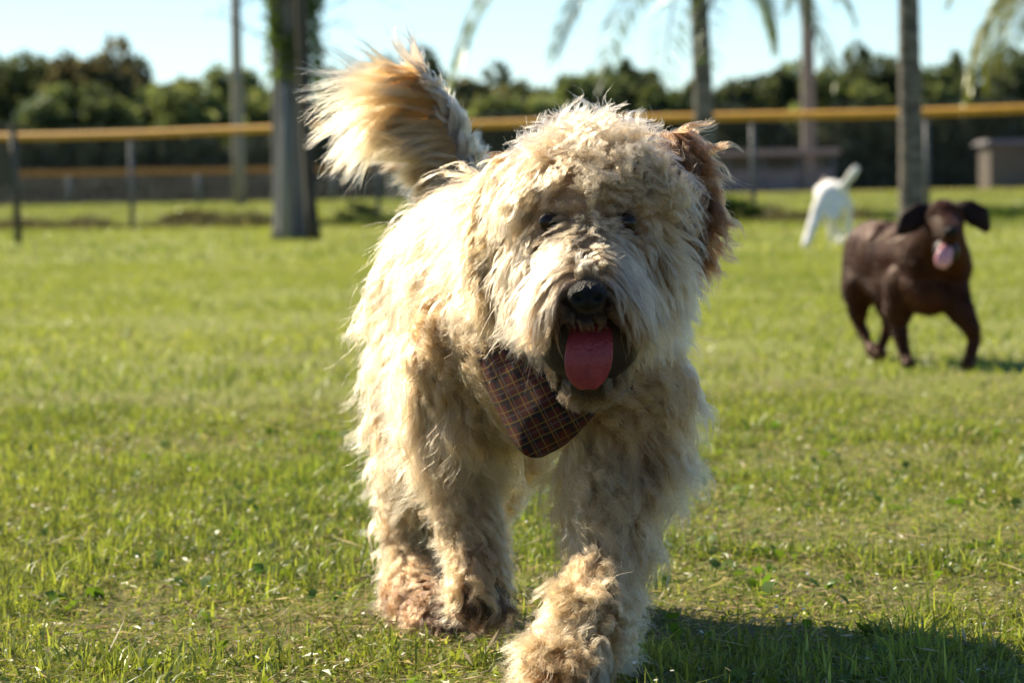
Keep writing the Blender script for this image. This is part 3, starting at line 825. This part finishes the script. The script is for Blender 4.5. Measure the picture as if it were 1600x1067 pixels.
bV, bT = mesh_arrays(body.data)
body_bvh = BVHTree.FromPolygons([tuple(v) for v in bV.tolist()], bT.tolist())

# landmarks of the head
NOSE = np.array(at(918, 462, 3.295)); EYEL = np.array(at(857, 347, 3.405)); EYER = np.array(at(979, 349, 3.405))
BR = (EYEL + EYER) / 2; TONG = np.array(at(919, 535, 3.35))

# dark pigment of lips and eye rims
a_ = body.data.attributes.new('pigment', 'FLOAT', 'POINT')
pv = np.zeros(len(bV)); 
for e in (EYEL, EYER): pv = np.maximum(pv, np.clip(1.7 - np.linalg.norm(bV - e, axis=1) / .014, 0, 1))
pv = np.maximum(pv, np.clip(1.6 - np.linalg.norm((bV - NOSE) * np.array([1, .5, 1]), axis=1) / .022, 0, 1))
pv = np.maximum(pv, np.clip(1.7 - np.linalg.norm((bV - TONG) * np.array([1, .6, .8]), axis=1) / .050, 0, 1))
a_.data.foreach_set('value', pv.astype(np.float32))
_n, _l = M['skin'].node_tree.nodes, M['skin'].node_tree.links
_a = _n.new('ShaderNodeAttribute'); _a.attribute_name = 'pigment'
_m = _n.new('ShaderNodeMix'); _m.data_type = 'RGBA'; _m.inputs[7].default_value = (.018, .013, .011, 1)
_p = _n['Principled BSDF']; _l.new(_p.inputs['Base Color'].links[0].from_socket, _m.inputs[6]); _l.new(_a.outputs['Fac'], _m.inputs[0]); _l.new(_m.outputs[2], _p.inputs['Base Color'])

# ears: leather flaps, each one mesh
def ear(px_pts, width, thick, mat, lean):
    """px_pts: centre line; a flat rounded flap"""
    pts = [np.array(at(*p)) for p in px_pts]; K = 9; V, F = [], []
    line = []
    for k in range(K):
        t = k / (K - 1) * (len(pts) - 1); i = min(int(t), len(pts) - 2); line.append(pts[i] * (1 - (t - i)) + pts[i + 1] * (t - i))
    ws = width * np.sin(np.pi * np.linspace(.18, .93, K)) ** .7
    nr = 10
    for k in range(K):
        tan = unit(line[min(k + 1, K - 1)] - line[max(k - 1, 0)]); a = unit(np.cross(tan, lean)); b = np.cross(tan, a)
        for j in range(nr):
            th = 6.283 * j / nr; V.append(line[k] + a * math.cos(th) * ws[k] + b * math.sin(th) * thick)
    for k in range(K - 1):
        for j in range(nr): F.append((k * nr + j, k * nr + (j + 1) % nr, (k + 1) * nr + (j + 1) % nr, (k + 1) * nr + j))
    F.append(tuple(range(nr))[::-1]); F.append(tuple((K - 1) * nr + j for j in range(nr)))
    me = bpy.data.meshes.new('ear'); me.from_pydata([tuple(v) for v in V], [], F); me.update()
    return link('ear', me, mat, dog, True)
M['ear_dark'] = noise_mat('dark_ear_leather', (.02, .018, .018), (.055, .045, .04), 60, .7, .2)
earR = ear([(1012, 245, 3.52), (1048, 258, 3.53), (1070, 325, 3.53), (1080, 412, 3.51)], .036, .008, M['ear_dark'], np.array([.25, -1, 0.0]))
tag(earR, 'brown ear with bare dark tip')
earL = ear([(826, 250, 3.53), (800, 285, 3.54), (782, 370, 3.53), (775, 470, 3.51)], .028, .008, M['skin'], np.array([-.3, -1, 0.0]))

# eyes, nose, mouth, tongue
for e in (EYEL, EYER):
    bm = bmesh.new(); bmesh.ops.create_uvsphere(bm, u_segments=20, v_segments=14, radius=.0105, matrix=Matrix.Translation(e + np.array([0, 0, 0])))
    me = bpy.data.meshes.new('eye'); bm.to_mesh(me); bm.free(); link('eye', me, M['eye'], dog, True)
bm = bmesh.new(); bmesh.ops.create_icosphere(bm, subdivisions=4, radius=1.0)
for v in bm.verts:
    x, y, z = v.co
    w = .0200 * (1 - .22 * max(0, -z)); v.co = Vector((x * w, y * .018, z * .0152))
    for sg in (-1, 1):                                   # nostrils
        d = math.hypot(x - sg * .48, z + .12)
        if y < 0 and d < .30: v.co.y += .009 * (1 - d / .30)
    if y < 0 and abs(x) < .12: v.co.y += .0025 * (1 - abs(x) / .12)
bmesh.ops.translate(bm, verts=bm.verts, vec=Vector(NOSE))
me = bpy.data.meshes.new('nose'); bm.to_mesh(me); bm.free(); link('nose', me, M['nose'], dog, True)
bm = bmesh.new(); bmesh.ops.create_icosphere(bm, subdivisions=3, radius=1.0, matrix=Matrix.Translation(at(921, 528, 3.386)) @ Matrix.Diagonal((.054, .031, .046, 1)))
me = bpy.data.meshes.new('mouth'); bm.to_mesh(me); bm.free(); link('mouth', me, M['mouth'], dog, True)
V, F = [], []; nu, nv = 13, 15                            # tongue: a cupped slab hanging out over the jaw
line = [(920, 495, 3.385), (920, 512, 3.355), (919, 535, 3.335), (919, 562, 3.33), (920, 588, 3.335), (921, 604, 3.342)]
for j in range(nv):
    t = j / (nv - 1) * (len(line) - 1); i = min(int(t), len(line) - 2); c = at(*line[i]).lerp(at(*line[i + 1]), t - i)
    tt = j / (nv - 1); w = .0205 * (.80 + .32 * math.sin(tt * 2.3)) * (1 - max(0, (tt - .55) / .45) ** 2.2 * .82)
    for k in range(nu):
        u = k / (nu - 1) * 2 - 1
        V.append(c + Vector((u * w + .002 * math.sin(tt * 5), .006 * u * u - .0035 * math.exp(-(u / .16) ** 2) * -1 * (1 - tt * .6), 0)))
for j in range(nv - 1):
    for k in range(nu - 1): F.append((j * nu + k, j * nu + k + 1, (j + 1) * nu + k + 1, (j + 1) * nu + k))
me = bpy.data.meshes.new('tongue'); me.from_pydata([tuple(v) for v in V], [], F); me.update()
tg = link('tongue', me, M['tongue'], dog, True)
md = tg.modifiers.new('thick', 'SOLIDIFY'); md.thickness = .006; md.offset = -1
md = tg.modifiers.new('sub', 'SUBSURF'); md.levels = 2; md.render_levels = 2

# bandana: folded plaid cloth lying on the chest
def curve_pts(ctrl, n):
    out = []
    for k in range(n):
        t = k / (n - 1) * (len(ctrl) - 1); i = min(int(t), len(ctrl) - 2); f = t - i
        p0, p1, p2, p3 = [np.array(at(*ctrl[min(max(q, 0), len(ctrl) - 1)])) for q in (i - 1, i, i + 1, i + 2)]
        out.append(.5 * ((2 * p1) + (-p0 + p2) * f + (2 * p0 - 5 * p1 + 4 * p2 - p3) * f * f + (-p0 + 3 * p1 - 3 * p2 + p3) * f ** 3))
    return np.array(out)
nu, nv = 40, 20
topc = curve_pts([(738, 470, 3.64), (732, 512, 3.565), (790, 545, 3.475), (860, 585, 3.435), (945, 606, 3.445), (985, 580, 3.50)], nu)
botc = curve_pts([(728, 500, 3.64), (742, 558, 3.55), (800, 690, 3.465), (838, 712, 3.445), (868, 706, 3.445), (930, 648, 3.45), (990, 606, 3.50)], nu)
V, F, UV = [], [], []
for j in range(nv):
    t = j / (nv - 1)
    for k in range(nu):
        u = k / (nu - 1); p = topc[k] * (1 - t) + botc[k] * t
        p = p + np.array([0, -.016 * math.sin(math.pi * t) - .004 * math.sin(9 * u + 3 * t) - .0050 * math.sin(17 * u - 6 * t) * t - .003 * math.sin(31 * u + 9 * t) * t, .002 * math.sin(23 * u)]); V.append(tuple(p)); UV.append((p[0] * 5.2 + p[2] * 2.6, p[2] * 5.2 - p[0] * 2.6))
for j in range(nv - 1):
    for k in range(nu - 1): F.append((j * nu + k, (j + 1) * nu + k, (j + 1) * nu + k + 1, j * nu + k + 1))
me = bpy.data.meshes.new('bandana'); me.from_pydata(V, [], F); me.update()
ul = me.uv_layers.new(name='uv')
for lp in me.loops: ul.data[lp.index].uv = UV[lp.vertex_index]
bd = link('bandana', me, M['plaid'], dog, True); tag(bd, 'dark red plaid bandana with yellow and blue lines')
md = bd.modifiers.new('thick', 'SOLIDIFY'); md.thickness = .003
ban_bvh = BVHTree.FromPolygons([Vector(v) for v in V], F)

# ---- hair roots on the body
NL = 34000
P, N = sample_surface(body.data, NL, np.random.default_rng(3))
segs, sreg = [], []
names = ['trunk', 'neck', 'head', 'muzzle', 'jaw', 'leg_f', 'leg_l', 'hind_r', 'hind_l', 'tail']
for rn, ch in regions:
    pts = [(np.array(at(a, b, c)), r_) for a, b, c, r_ in ch]
    if len(pts) == 1: pts = pts * 2
    for i in range(len(pts) - 1): segs.append((*pts[i], *pts[i + 1], i, len(pts) - 1)); sreg.append(names.index(rn))
best = np.full(NL, 1e9); reg = np.zeros(NL, int); par = np.zeros(NL); axis = np.zeros((NL, 3))
for (a, ra, b, rb, i, nn), g_ in zip(segs, sreg):
    ab = b - a; L2 = max(ab @ ab, 1e-9); t = np.clip(((P - a) @ ab) / L2, 0, 1); q = a + t[:, None] * ab
    ds = np.linalg.norm(P - q, axis=1) - (ra + (rb - ra) * t); w = ds < best
    best[w] = ds[w]; reg[w] = g_; par[w] = ((i + t) / nn)[w]; axis[w] = ab / math.sqrt(L2)
rr_ = np.random.default_rng(17)
share = np.array([.36, .40, .62, .85, .85, .46, .46, .42, .30, 1.0])[reg]
sel = rr_.random(NL) < share
P, N, reg, par, axis = P[sel], N[sel], reg[sel], par[sel], axis[sel]; NL = len(P)
rnd = rr_.random(NL)
FN = flow_noise(P, .055, 4) * .65 + flow_noise(P, .14, 6) * .65
def jit(a, mk=None):
    f = FN if mk is None else FN[mk]
    return f * a * 1.25 + rr_.normal(0, a * .38, f.shape)
IS = lambda *k: np.isin(reg, [names.index(x) for x in k])
down = np.array([0, 0, -1.0]); back = np.array([-.24, .97, .0])
D = np.zeros((NL, 3)); Ln = np.full(NL, .065); grav = np.full(NL, .5); curl = np.full(NL, .005); wave = np.full(NL, 1.3); lockr = np.full(NL, .007)
rootc = np.tile(np.array([.40, .185, .080]), (NL, 1)); tipc = np.tile(np.array([.47, .262, .125]), (NL, 1))
# trunk and neck: falls back and down in wavy locks
m_ = IS('trunk', 'neck'); D[m_] = N[m_] * .42 + down * .70 + back * .40 + jit(.17, m_); Ln[m_] = .080 + .035 * rnd[m_]; lockr[m_] = .0085; wave[m_] = 1.2 + 1.0 * rnd[m_]; curl[m_] = .0045 + .0045 * rnd[m_]; grav[m_] = .7
chest = m_ & (N[:, 1] < -.3); D[chest] = N[chest] * .55 + down * .9 + jit(.25, chest); Ln[chest] = .06 + .03 * rnd[chest]; bel = m_ & (N[:, 2] < -.45); Ln[bel] = .03 + .015 * rnd[bel]
# legs: along the bone, feathering outward
for nm, base, feather in (('leg_f', .060, .48), ('leg_l', .045, .44), ('hind_r', .050, .44), ('hind_l', .046, .5)):
    k = IS(nm); D[k] = N[k] * feather + axis[k] * .65 + down * .25 + jit(.18, k); Ln[k] = base * (.8 + .45 * rnd[k]); curl[k] = .004 + .005 * rnd[k]; wave[k] = 1.2 + .8 * rnd[k]; grav[k] = .45; lockr[k] = .0068
    lo = k & (par > .80); Ln[lo] *= .78
    up_ = k & (par < .3); Ln[up_] = .075 + .03 * rnd[up_]; lockr[up_] = .0085; D[up_] += down * .25
k = IS('hind_l'); Ln[k & (par > .35)] = .028; tipc[k] = np.array([.44, .24, .095]); rootc[k] = np.array([.30, .11, .03])
k = IS('leg_f') & (par > .60); D[k] = N[k] * .75 + np.array([-.22, -.10, .05]) + axis[k] * .40 + jit(.3, k); Ln[k] = .042 + .022 * rnd[k]; grav[k] = .35; curl[k] = .006; lockr[k] = .007; tipc[k] = np.array([.45, .28, .135])
# dirty paws
for nm in ('leg_f', 'leg_l', 'hind_r', 'hind_l'):
    zc = .052 if nm == 'leg_f' else .085
    k = IS(nm) & (P[:, 2] < zc) ; w = np.clip((zc - P[k, 2]) / .035, 0, 1)[:, None] * (.5 + .5 * rnd[k])[:, None]
    if nm == 'leg_l': w = w * 0
    tipc[k] = tipc[k] * (1 - w) + np.array([.050, .025, .013]) * w; rootc[k] = rootc[k] * (1 - w) + np.array([.025, .012, .007]) * w
k = IS('hind_r') & (par > .84); tipc[k] = tipc[k] * .25 + np.array([.022, .011, .006]) * .75; rootc[k] = np.array([.012, .006, .004]) 
k = IS('leg_l') & (par > .93); tipc[k] = np.array([.05, .028, .018]); rootc[k] = np.array([.02, .012, .008])
# tail plume: hangs off to the left of the picture
k = IS('tail'); t = par[k][:, None]
fan = np.stack([-np.ones(k.sum()), np.full(k.sum(), .10), -.02 + .45 * par[k] ** 1.3], 1)
D[k] = fan * 1.5 + N[k] * .30 + jit(.16, k); Ln[k] = (.10 + .05 * rnd[k]) * np.interp(par[k], [0, .12, .3, .55, .8, 1], [.25, .32, .72, 1.15, 1.05, .8]); curl[k] = .006; wave[k] = .7; grav[k] = .16; lockr[k] = .0045
rt = k & (N[:, 0] > .25); D[rt] = N[rt] * .22 + axis[rt] * 1.0 + np.array([-.25, 0, 0]) + jit(.2, rt); Ln[rt] = .026 + .014 * rnd[rt]
rootc[k] = np.array([.36, .125, .028]); tipc[k] = np.array([.46, .28, .135])
rootc[rt] = np.array([.24, .16, .10]); tipc[rt] = np.array([.42, .31, .20])
tp = k & (par > .72); D[tp] = np.array([-.7, .1, .25]) + N[tp] * .8 + jit(.25, tp); Ln[tp] = .05 + .03 * rnd[tp]
# head
X = P[:, 0] - BR[0]; Z = P[:, 2] - BR[2]; sx = np.sign(X); ax_ = np.abs(X)
k = IS('head'); lat = np.stack([sx * np.clip(ax_ / .03, .15, 1), np.zeros(NL), np.zeros(NL)], 1)
upw = np.clip((Z - .005) / .06, 0, 1)[:, None]
D[k] = (N * .75 + lat * .7 + np.array([0, 0, 1]) * upw * .55 + down * (1 - upw) * .55 + jit(.22))[k]
Ln[k] = .048 + .018 * rnd[k]; curl[k] = .006 + .005 * rnd[k]; wave[k] = 1.5 + rnd[k]; grav[k] = .55; lockr[k] = .0055
rootc[k] = np.array([.39, .215, .112]); tipc[k] = np.array([.48, .315, .178])
top = k & (Z > .040); curl[top] = .0075; wave[top] = 1.8; grav[top] = .25; Ln[top] = .040 + .018 * rnd[top]
brow = k & (N[:, 1] < -.4) & (Z > .005) & (Z < .06); D[brow] = (N * .55 + lat * .9 + np.array([0, -.1, .35]) + jit(.15))[brow]; Ln[brow] = .036 + .012 * rnd[brow]
side = k & (Z <= .005); Ln[side] = .062 + .02 * rnd[side]; D[side] = (N * .55 + lat * .45 + down * .8 + jit(.18))[side]; curl[side] = .005; wave[side] = 1.1
# muzzle: parted along the bridge, sweeps out and down as a moustache
k = IS('muzzle'); q = np.clip(ax_ / .034, 0, 1)[:, None]
D[k] = (N * .45 + lat * 1.1 + down * (.15 + .75 * q) + np.array([0, -.12, 0]) + jit(.12))[k]
Ln[k] = (.018 + .035 * q[:, 0] + .012 * rnd)[k]; curl[k] = .003; wave[k] = .8; grav[k] = .75; lockr[k] = .0045
rootc[k] = np.array([.34, .215, .125]); tipc[k] = np.array([.46, .325, .20])
low = k & (P[:, 2] < NOSE[2] - .004); tipc[low] = np.array([.24, .13, .05]); rootc[low] = np.array([.08, .045, .02])
# chin beard
k = IS('jaw'); D[k] = (N * .5 + down * 1.0 + np.array([0, -.15, 0]) + lat * .25 + jit(.2))[k]; Ln[k] = .017 + .010 * rnd[k]; curl[k] = .004; grav[k] = .8
rootc[k] = np.array([.09, .055, .026]); tipc[k] = np.array([.24, .145, .062])
# stained hair round the mouth
de = np.minimum(np.linalg.norm(P - EYEL, axis=1), np.linalg.norm(P - EYER, axis=1)); nr_ = IS('head', 'muzzle') & (de < .044)
Ln[nr_] = np.minimum(Ln[nr_], .010 + .5 * np.clip(de[nr_] - .012, 0, 1)); curl[nr_] = .002
w = (np.clip(1.6 - de / .020, 0, 1) * .75)[:, None]; w[~IS('head', 'muzzle')] = 0
tipc = tipc * (1 - w) + np.array([.10, .06, .03]) * w; rootc = rootc * (1 - w) + np.array([.05, .03, .016]) * w
dm = np.hypot(P[:, 0] - TONG[0], (P[:, 2] - TONG[2]) * .8); k = IS('jaw', 'muzzle', 'head') & (P[:, 1] < 3.46)
w = np.clip(1.9 - dm / .042, 0, 1)[:, None] * (.55 + .45 * rr_.random((NL, 1))); w[~k] = 0
tipc = tipc * (1 - w) + np.array([.03, .02, .012]) * w; rootc = rootc * (1 - w) + np.array([.015, .010, .007]) * w
# tone variation over the coat
tv = (.86 + .28 * rr_.random(NL))[:, None]; warm = rr_.random(NL)[:, None] ** 2
tipc = tipc * .95 * tv * (1 - warm * np.array([.02, .10, .22])); rootc = rootc * tv
# bare spots: nose, eyes, open mouth, bandana
keep = np.ones(NL, bool)
keep &= np.linalg.norm((P - NOSE) * np.array([1, .6, 1.1]), axis=1) > .0215
for e in (EYEL, EYER): keep &= np.linalg.norm((P - e) * np.array([1, .5, 1.1]), axis=1) > .0150
keep &= ~((np.abs(P[:, 0] - TONG[0]) < .025) & (P[:, 2] < NOSE[2] - .022) & (P[:, 2] > TONG[2] - .040) & (P[:, 1] < 3.44))
for i in range(NL):
    co, no, ix, ds = ban_bvh.find_nearest(P[i], .065)
    if co is not None and reg[i] in (0, 1, 5, 6):
        if ds < .05: Ln[i] = min(Ln[i], .014)
        elif ds < .06: Ln[i] *= .6
tuft = IS('muzzle') & (np.abs(P[:, 0] - NOSE[0]) < .013) & (P[:, 2] > NOSE[2] + .012) & (np.linalg.norm(P - NOSE, axis=1) < .040)
D[tuft] = N[tuft] * .9 + np.array([.1, -.5, .6]) + jit(.3, tuft); Ln[tuft] = .017; grav[tuft] = .3; tipc[tuft] = np.array([.55, .44, .28])  # paler tips paint in sunlight on the tuft above the nose
lip = IS('muzzle') & (np.abs(P[:, 0] - NOSE[0]) < .020) & (P[:, 2] < NOSE[2] + .002) & (N[:, 1] < .2)
Ln[lip] = np.minimum(Ln[lip], .009); keep &= ~(lip & (P[:, 2] < NOSE[2] - .027)); tipc[lip] = np.array([.035, .022, .014]); rootc[lip] = np.array([.02, .012, .008])
keep &= ~(IS('jaw') & (np.abs(P[:, 0] - TONG[0]) < .016) & (N[:, 1] < -.2))
Ln[~keep] = 0
ids = np.nonzero(keep)[0]
def fur_part(name, mask, nchild, seed, **kw):
    i = np.nonzero(mask & keep)[0]
    return fur(name, dog, M['hair'], P[i], N[i], D[i], Ln[i], grav[i], curl[i], wave[i], lockr[i], rootc[i], tipc[i], nchild, seed, bvh=body_bvh, **kw)
fur_part('coat', IS('trunk', 'neck'), 34, 71, clump=.6, rad=.00024, frizz=.14)
fur_part('leg_hair', IS('leg_f', 'leg_l', 'hind_r', 'hind_l'), 32, 72, clump=.6, rad=.00024, frizz=.14)
fur_part('head_hair', IS('head'), 30, 73, clump=.68, rad=.00024, frizz=.12)
fur_part('beard', IS('muzzle', 'jaw'), 28, 74, clump=.6, rad=.00022, frizz=.09)
fur_part('tail_plume', IS('tail'), 42, 75, stray=.015, clump=.45, rad=.00022, frizz=.08)

def ear_fur(ob, n, seed, out, rc, tc, lmin, lmax, bare=None, nchild=40):
    r = np.random.default_rng(seed); p, nn = sample_surface(ob.data, n, r)
    if bare is not None:
        kk = ~bare(p, nn); p, nn = p[kk], nn[kk]
    n = len(p); z = (p[:, 2] - p[:, 2].min()) / (np.ptp(p[:, 2]))
    d = nn * .45 + np.array(out) + np.array([0, 0, -.5]) * (1 - z)[:, None] + r.normal(0, .2, (n, 3))
    one = np.ones(n); rc = np.array(rc)[None] * (.8 + .4 * r.random((n, 1))); tc = np.array(tc)[None] * (.75 + .5 * r.random((n, 1)))
    fur('ear_hair', dog, M['hair'], p, nn, d, lmin + (lmax - lmin) * r.random(n), one * .5, one * .005, one * 1.2, one * .007, rc, tc, nchild, seed, bvh=None, clump=.55, rad=.00024)
ear_fur(earR, 520, 81, (.42, -.05, -.32), (.06, .026, .010), (.19, .085, .036), .030, .052, lambda p, nn: (p[:, 2] < at(1070, 352, 3.52).z) & (nn[:, 1] < .3) & (p[:, 0] > at(1066, 345, 3.52).x))
ear_fur(earL, 430, 82, (-.3, -.1, -.45), (.20, .095, .036), (.40, .24, .105), .04, .065)

# ------------------------------------------------------------------ brown dog
M['brown_coat'] = noise_mat('glossy_brown_coat', (.018, .0060, .0026), (.042, .0140, .0060), 9, .5, .2, (1, 1, .5), spec=.25, bscale=60)
M['brown_coat'].node_tree.nodes['Principled BSDF'].inputs['Specular Tint'].default_value = (1.0, .62, .42, 1)
M['brown_ear'] = noise_mat('dark_brown_ear', (.010, .004, .002), (.020, .008, .004), 20, .6, .1, spec=.12)
M['brown_hair'] = noise_mat('short_brown_hair', (.040, .0090, .0024), (.098, .025, .0068), 9, .40, 0, spec=.30)
M['brown_hair'].node_tree.nodes['Principled BSDF'].inputs['Specular Tint'].default_value = (1.0, .72, .55, 1)
M['pink'] = noise_mat('pink_tongue', (.55, .22, .24), (.70, .34, .35), 50, .25)
def small_mesh(name, parent, mat, c, sc, rot=None, sub=3):
    bm = bmesh.new(); bmesh.ops.create_icosphere(bm, subdivisions=sub, radius=1.0, matrix=Matrix.Translation(c) @ (rot.to_matrix().to_4x4() if rot else Matrix.Identity(4)) @ Matrix.Diagonal((*sc, 1)))
    me = bpy.data.meshes.new(name); bm.to_mesh(me); bm.free(); return link(name, me, mat, parent, True)
def flap(name, parent, mat, pts, ws, thick, lean):
    pts = [np.array(at(*p)) for p in pts]; K = 10; line = []; V, F = [], []; nr = 10
    for k in range(K):
        t = k / (K - 1) * (len(pts) - 1); i = min(int(t), len(pts) - 2); line.append(pts[i] * (1 - (t - i)) + pts[i + 1] * (t - i))
    W_ = np.interp(np.linspace(0, 1, K), np.linspace(0, 1, len(ws)), ws)
    for k in range(K):
        tan = unit(line[min(k + 1, K - 1)] - line[max(k - 1, 0)]); a = unit(np.cross(tan, lean)); b = np.cross(tan, a)
        for j in range(nr):
            th = 6.283 * j / nr; V.append(line[k] + a * math.cos(th) * W_[k] + b * math.sin(th) * thick)
    for k in range(K - 1):
        for j in range(nr): F.append((k * nr + j, k * nr + (j + 1) % nr, (k + 1) * nr + (j + 1) % nr, (k + 1) * nr + j))
    F.append(tuple(range(nr))[::-1]); F.append(tuple((K - 1) * nr + j for j in range(nr)))
    me = bpy.data.meshes.new(name); me.from_pydata([tuple(v) for v in V], [], F); me.update()
    return link(name, me, mat, parent, True)
bdog = empty('dog', ground(1440, 9.15)); tag(bdog, 'glossy chocolate brown dog trotting on the lawn with mouth open', 'dog')
bb = blob_body('body', [
    [(1363, 387, 9.54, .088), (1385, 396, 9.38, .102), (1425, 402, 9.22, .108), (1452, 402, 9.10, .104)],
    [(1366, 420, 9.52, .078), (1410, 432, 9.30, .092), (1448, 445, 9.08, .088), (1454, 458, 9.05, .066)],
    [(1452, 400, 9.06, .094), (1466, 372, 8.99, .078), (1474, 350, 8.93, .062)], [(1490, 415, 9.06, .06), (1478, 375, 8.98, .06)],
    [(1476, 345, 8.91, .058), (1474, 338, 8.94, .054)], [(1463, 352, 8.90, .034), (1488, 352, 8.90, .034)], [(1479, 352, 8.88, .046), (1483, 362, 8.80, .034), (1485, 364, 8.76, .029)],
    [(1478, 375, 8.90, .036), (1476, 410, 8.85, .018)],
    [(1483, 440, 9.08, .060), (1498, 478, 9.05, .044), (1518, 510, 9.02, .028), (1523, 530, 9.03, .020), (1516, 562, 9.0, .016), (1514, 573, 8.97, .021)],
    [(1414, 440, 9.12, .064), (1405, 480, 9.14, .046), (1405, 508, 9.14, .026), (1412, 545, 9.12, .018), (1418, 562, 9.10, .016), (1421, 570, 9.06, .023)],
    [(1352, 405, 9.57, .074), (1345, 445, 9.52, .060), (1341, 480, 9.54, .034), (1343, 503, 9.60, .019), (1358, 538, 9.54, .014), (1366, 550, 9.50, .021)],
    [(1380, 430, 9.50, .064), (1390, 475, 9.46, .044), (1393, 492, 9.48, .027), (1388, 515, 9.56, .017), (1376, 545, 9.52, .014), (1376, 553, 9.48, .021)],
    [(1352, 372, 9.62, .02), (1348, 395, 9.70, .016), (1345, 425, 9.74, .010)]], .0075, 4, M['brown_coat'], bdog, fat=.90)
r = np.random.default_rng(91); p_, n_ = sample_surface(bb.data, 46000, r); one = np.ones(len(p_))
d_ = n_ * .30 + np.array([-.35, .6, -.55]) + flow_noise(p_, .12, 93) * .25; d_ = d_ - n_ * np.minimum((d_ * n_).sum(1), 0)[:, None] + n_ * .15
fur('coat', bdog, M['brown_hair'], p_, n_, d_, .008 + .005 * r.random(len(p_)), one * .3, one * .0006, one, one * .004, np.ones((len(p_), 3)) * .02, np.ones((len(p_), 3)) * .03, 2, 92, K=4, rad=.0006, frizz=.05)
for pts in ([(1462, 330, 8.94), (1440, 333, 8.92), (1420, 348, 8.91), (1403, 366, 8.91)], [(1490, 326, 8.94), (1512, 328, 8.92), (1530, 340, 8.91), (1544, 362, 8.91)]):
    flap('ear', bdog, M['brown_ear'], pts, [.018, .030, .034, .009], .008, np.array([0, -1, .25]))
small_mesh('nose', bdog, M['nose'], at(1486, 361, 8.735), (.018, .013, .013))
for x in (1464, 1497): small_mesh('eye', bdog, M['eye'], at(x, 343, 8.862), (.009, .008, .009))
small_mesh('mouth', bdog, M['mouth'], at(1479, 392, 8.81), (.034, .03, .034))
flap('tongue', bdog, M['pink'], [(1481, 385, 8.79), (1477, 395, 8.765), (1473, 408, 8.76), (1470, 418, 8.765)], [.017, .020, .023, .012], .006, np.array([0, -1, .1]))

# ------------------------------------------------------------------ white dog
M['white_coat'] = noise_mat('white_coat', (.62, .60, .54), (.78, .76, .70), 18, .75, .2)
wd = empty('dog', ground(1300, 26.2)); tag(wd, 'white dog with raised tail walking away near the fence', 'dog')
blob_body('body', [
    [(1306, 303, 26.1, .105), (1300, 302, 26.35, .11), (1296, 300, 26.6, .10)], [(1312, 315, 26.15, .085), (1306, 318, 26.5, .09)],
    [(1290, 305, 26.55, .08), (1285, 300, 26.8, .07), (1283, 302, 26.95, .062), (1280, 308, 27.08, .04)],
    [(1292, 306, 26.05, .085), (1281, 325, 26.0, .066), (1272, 345, 25.95, .046), (1264, 365, 25.85, .036), (1258, 383, 25.7, .032)],
    [(1306, 315, 26.05, .08), (1301, 338, 25.98, .052), (1305, 352, 26.06, .030), (1313, 372, 26.1, .024), (1311, 379, 25.98, .026)],
    [(1322, 320, 26.5, .06), (1325, 345, 26.5, .036), (1325, 372, 26.5, .024), (1324, 378, 26.42, .026)],
    [(1296, 325, 26.6, .05), (1297, 350, 26.62, .03), (1299, 375, 26.6, .024)],
    [(1314, 294, 26.02, .036), (1324, 283, 25.98, .032), (1333, 270, 25.95, .036), (1338, 264, 25.95, .030)]], .014, 4, M['white_coat'], wd)
M['cream_ear'] = noise_mat('cream_ear', (.60, .45, .33), (.75, .60, .48), 20, .8)
flap('ear', wd, M['cream_ear'], [(1287, 296, 26.72), (1288, 288, 26.70), (1290, 279, 26.68)], [.03, .04, .012], .015, np.array([0, -1, .1]))
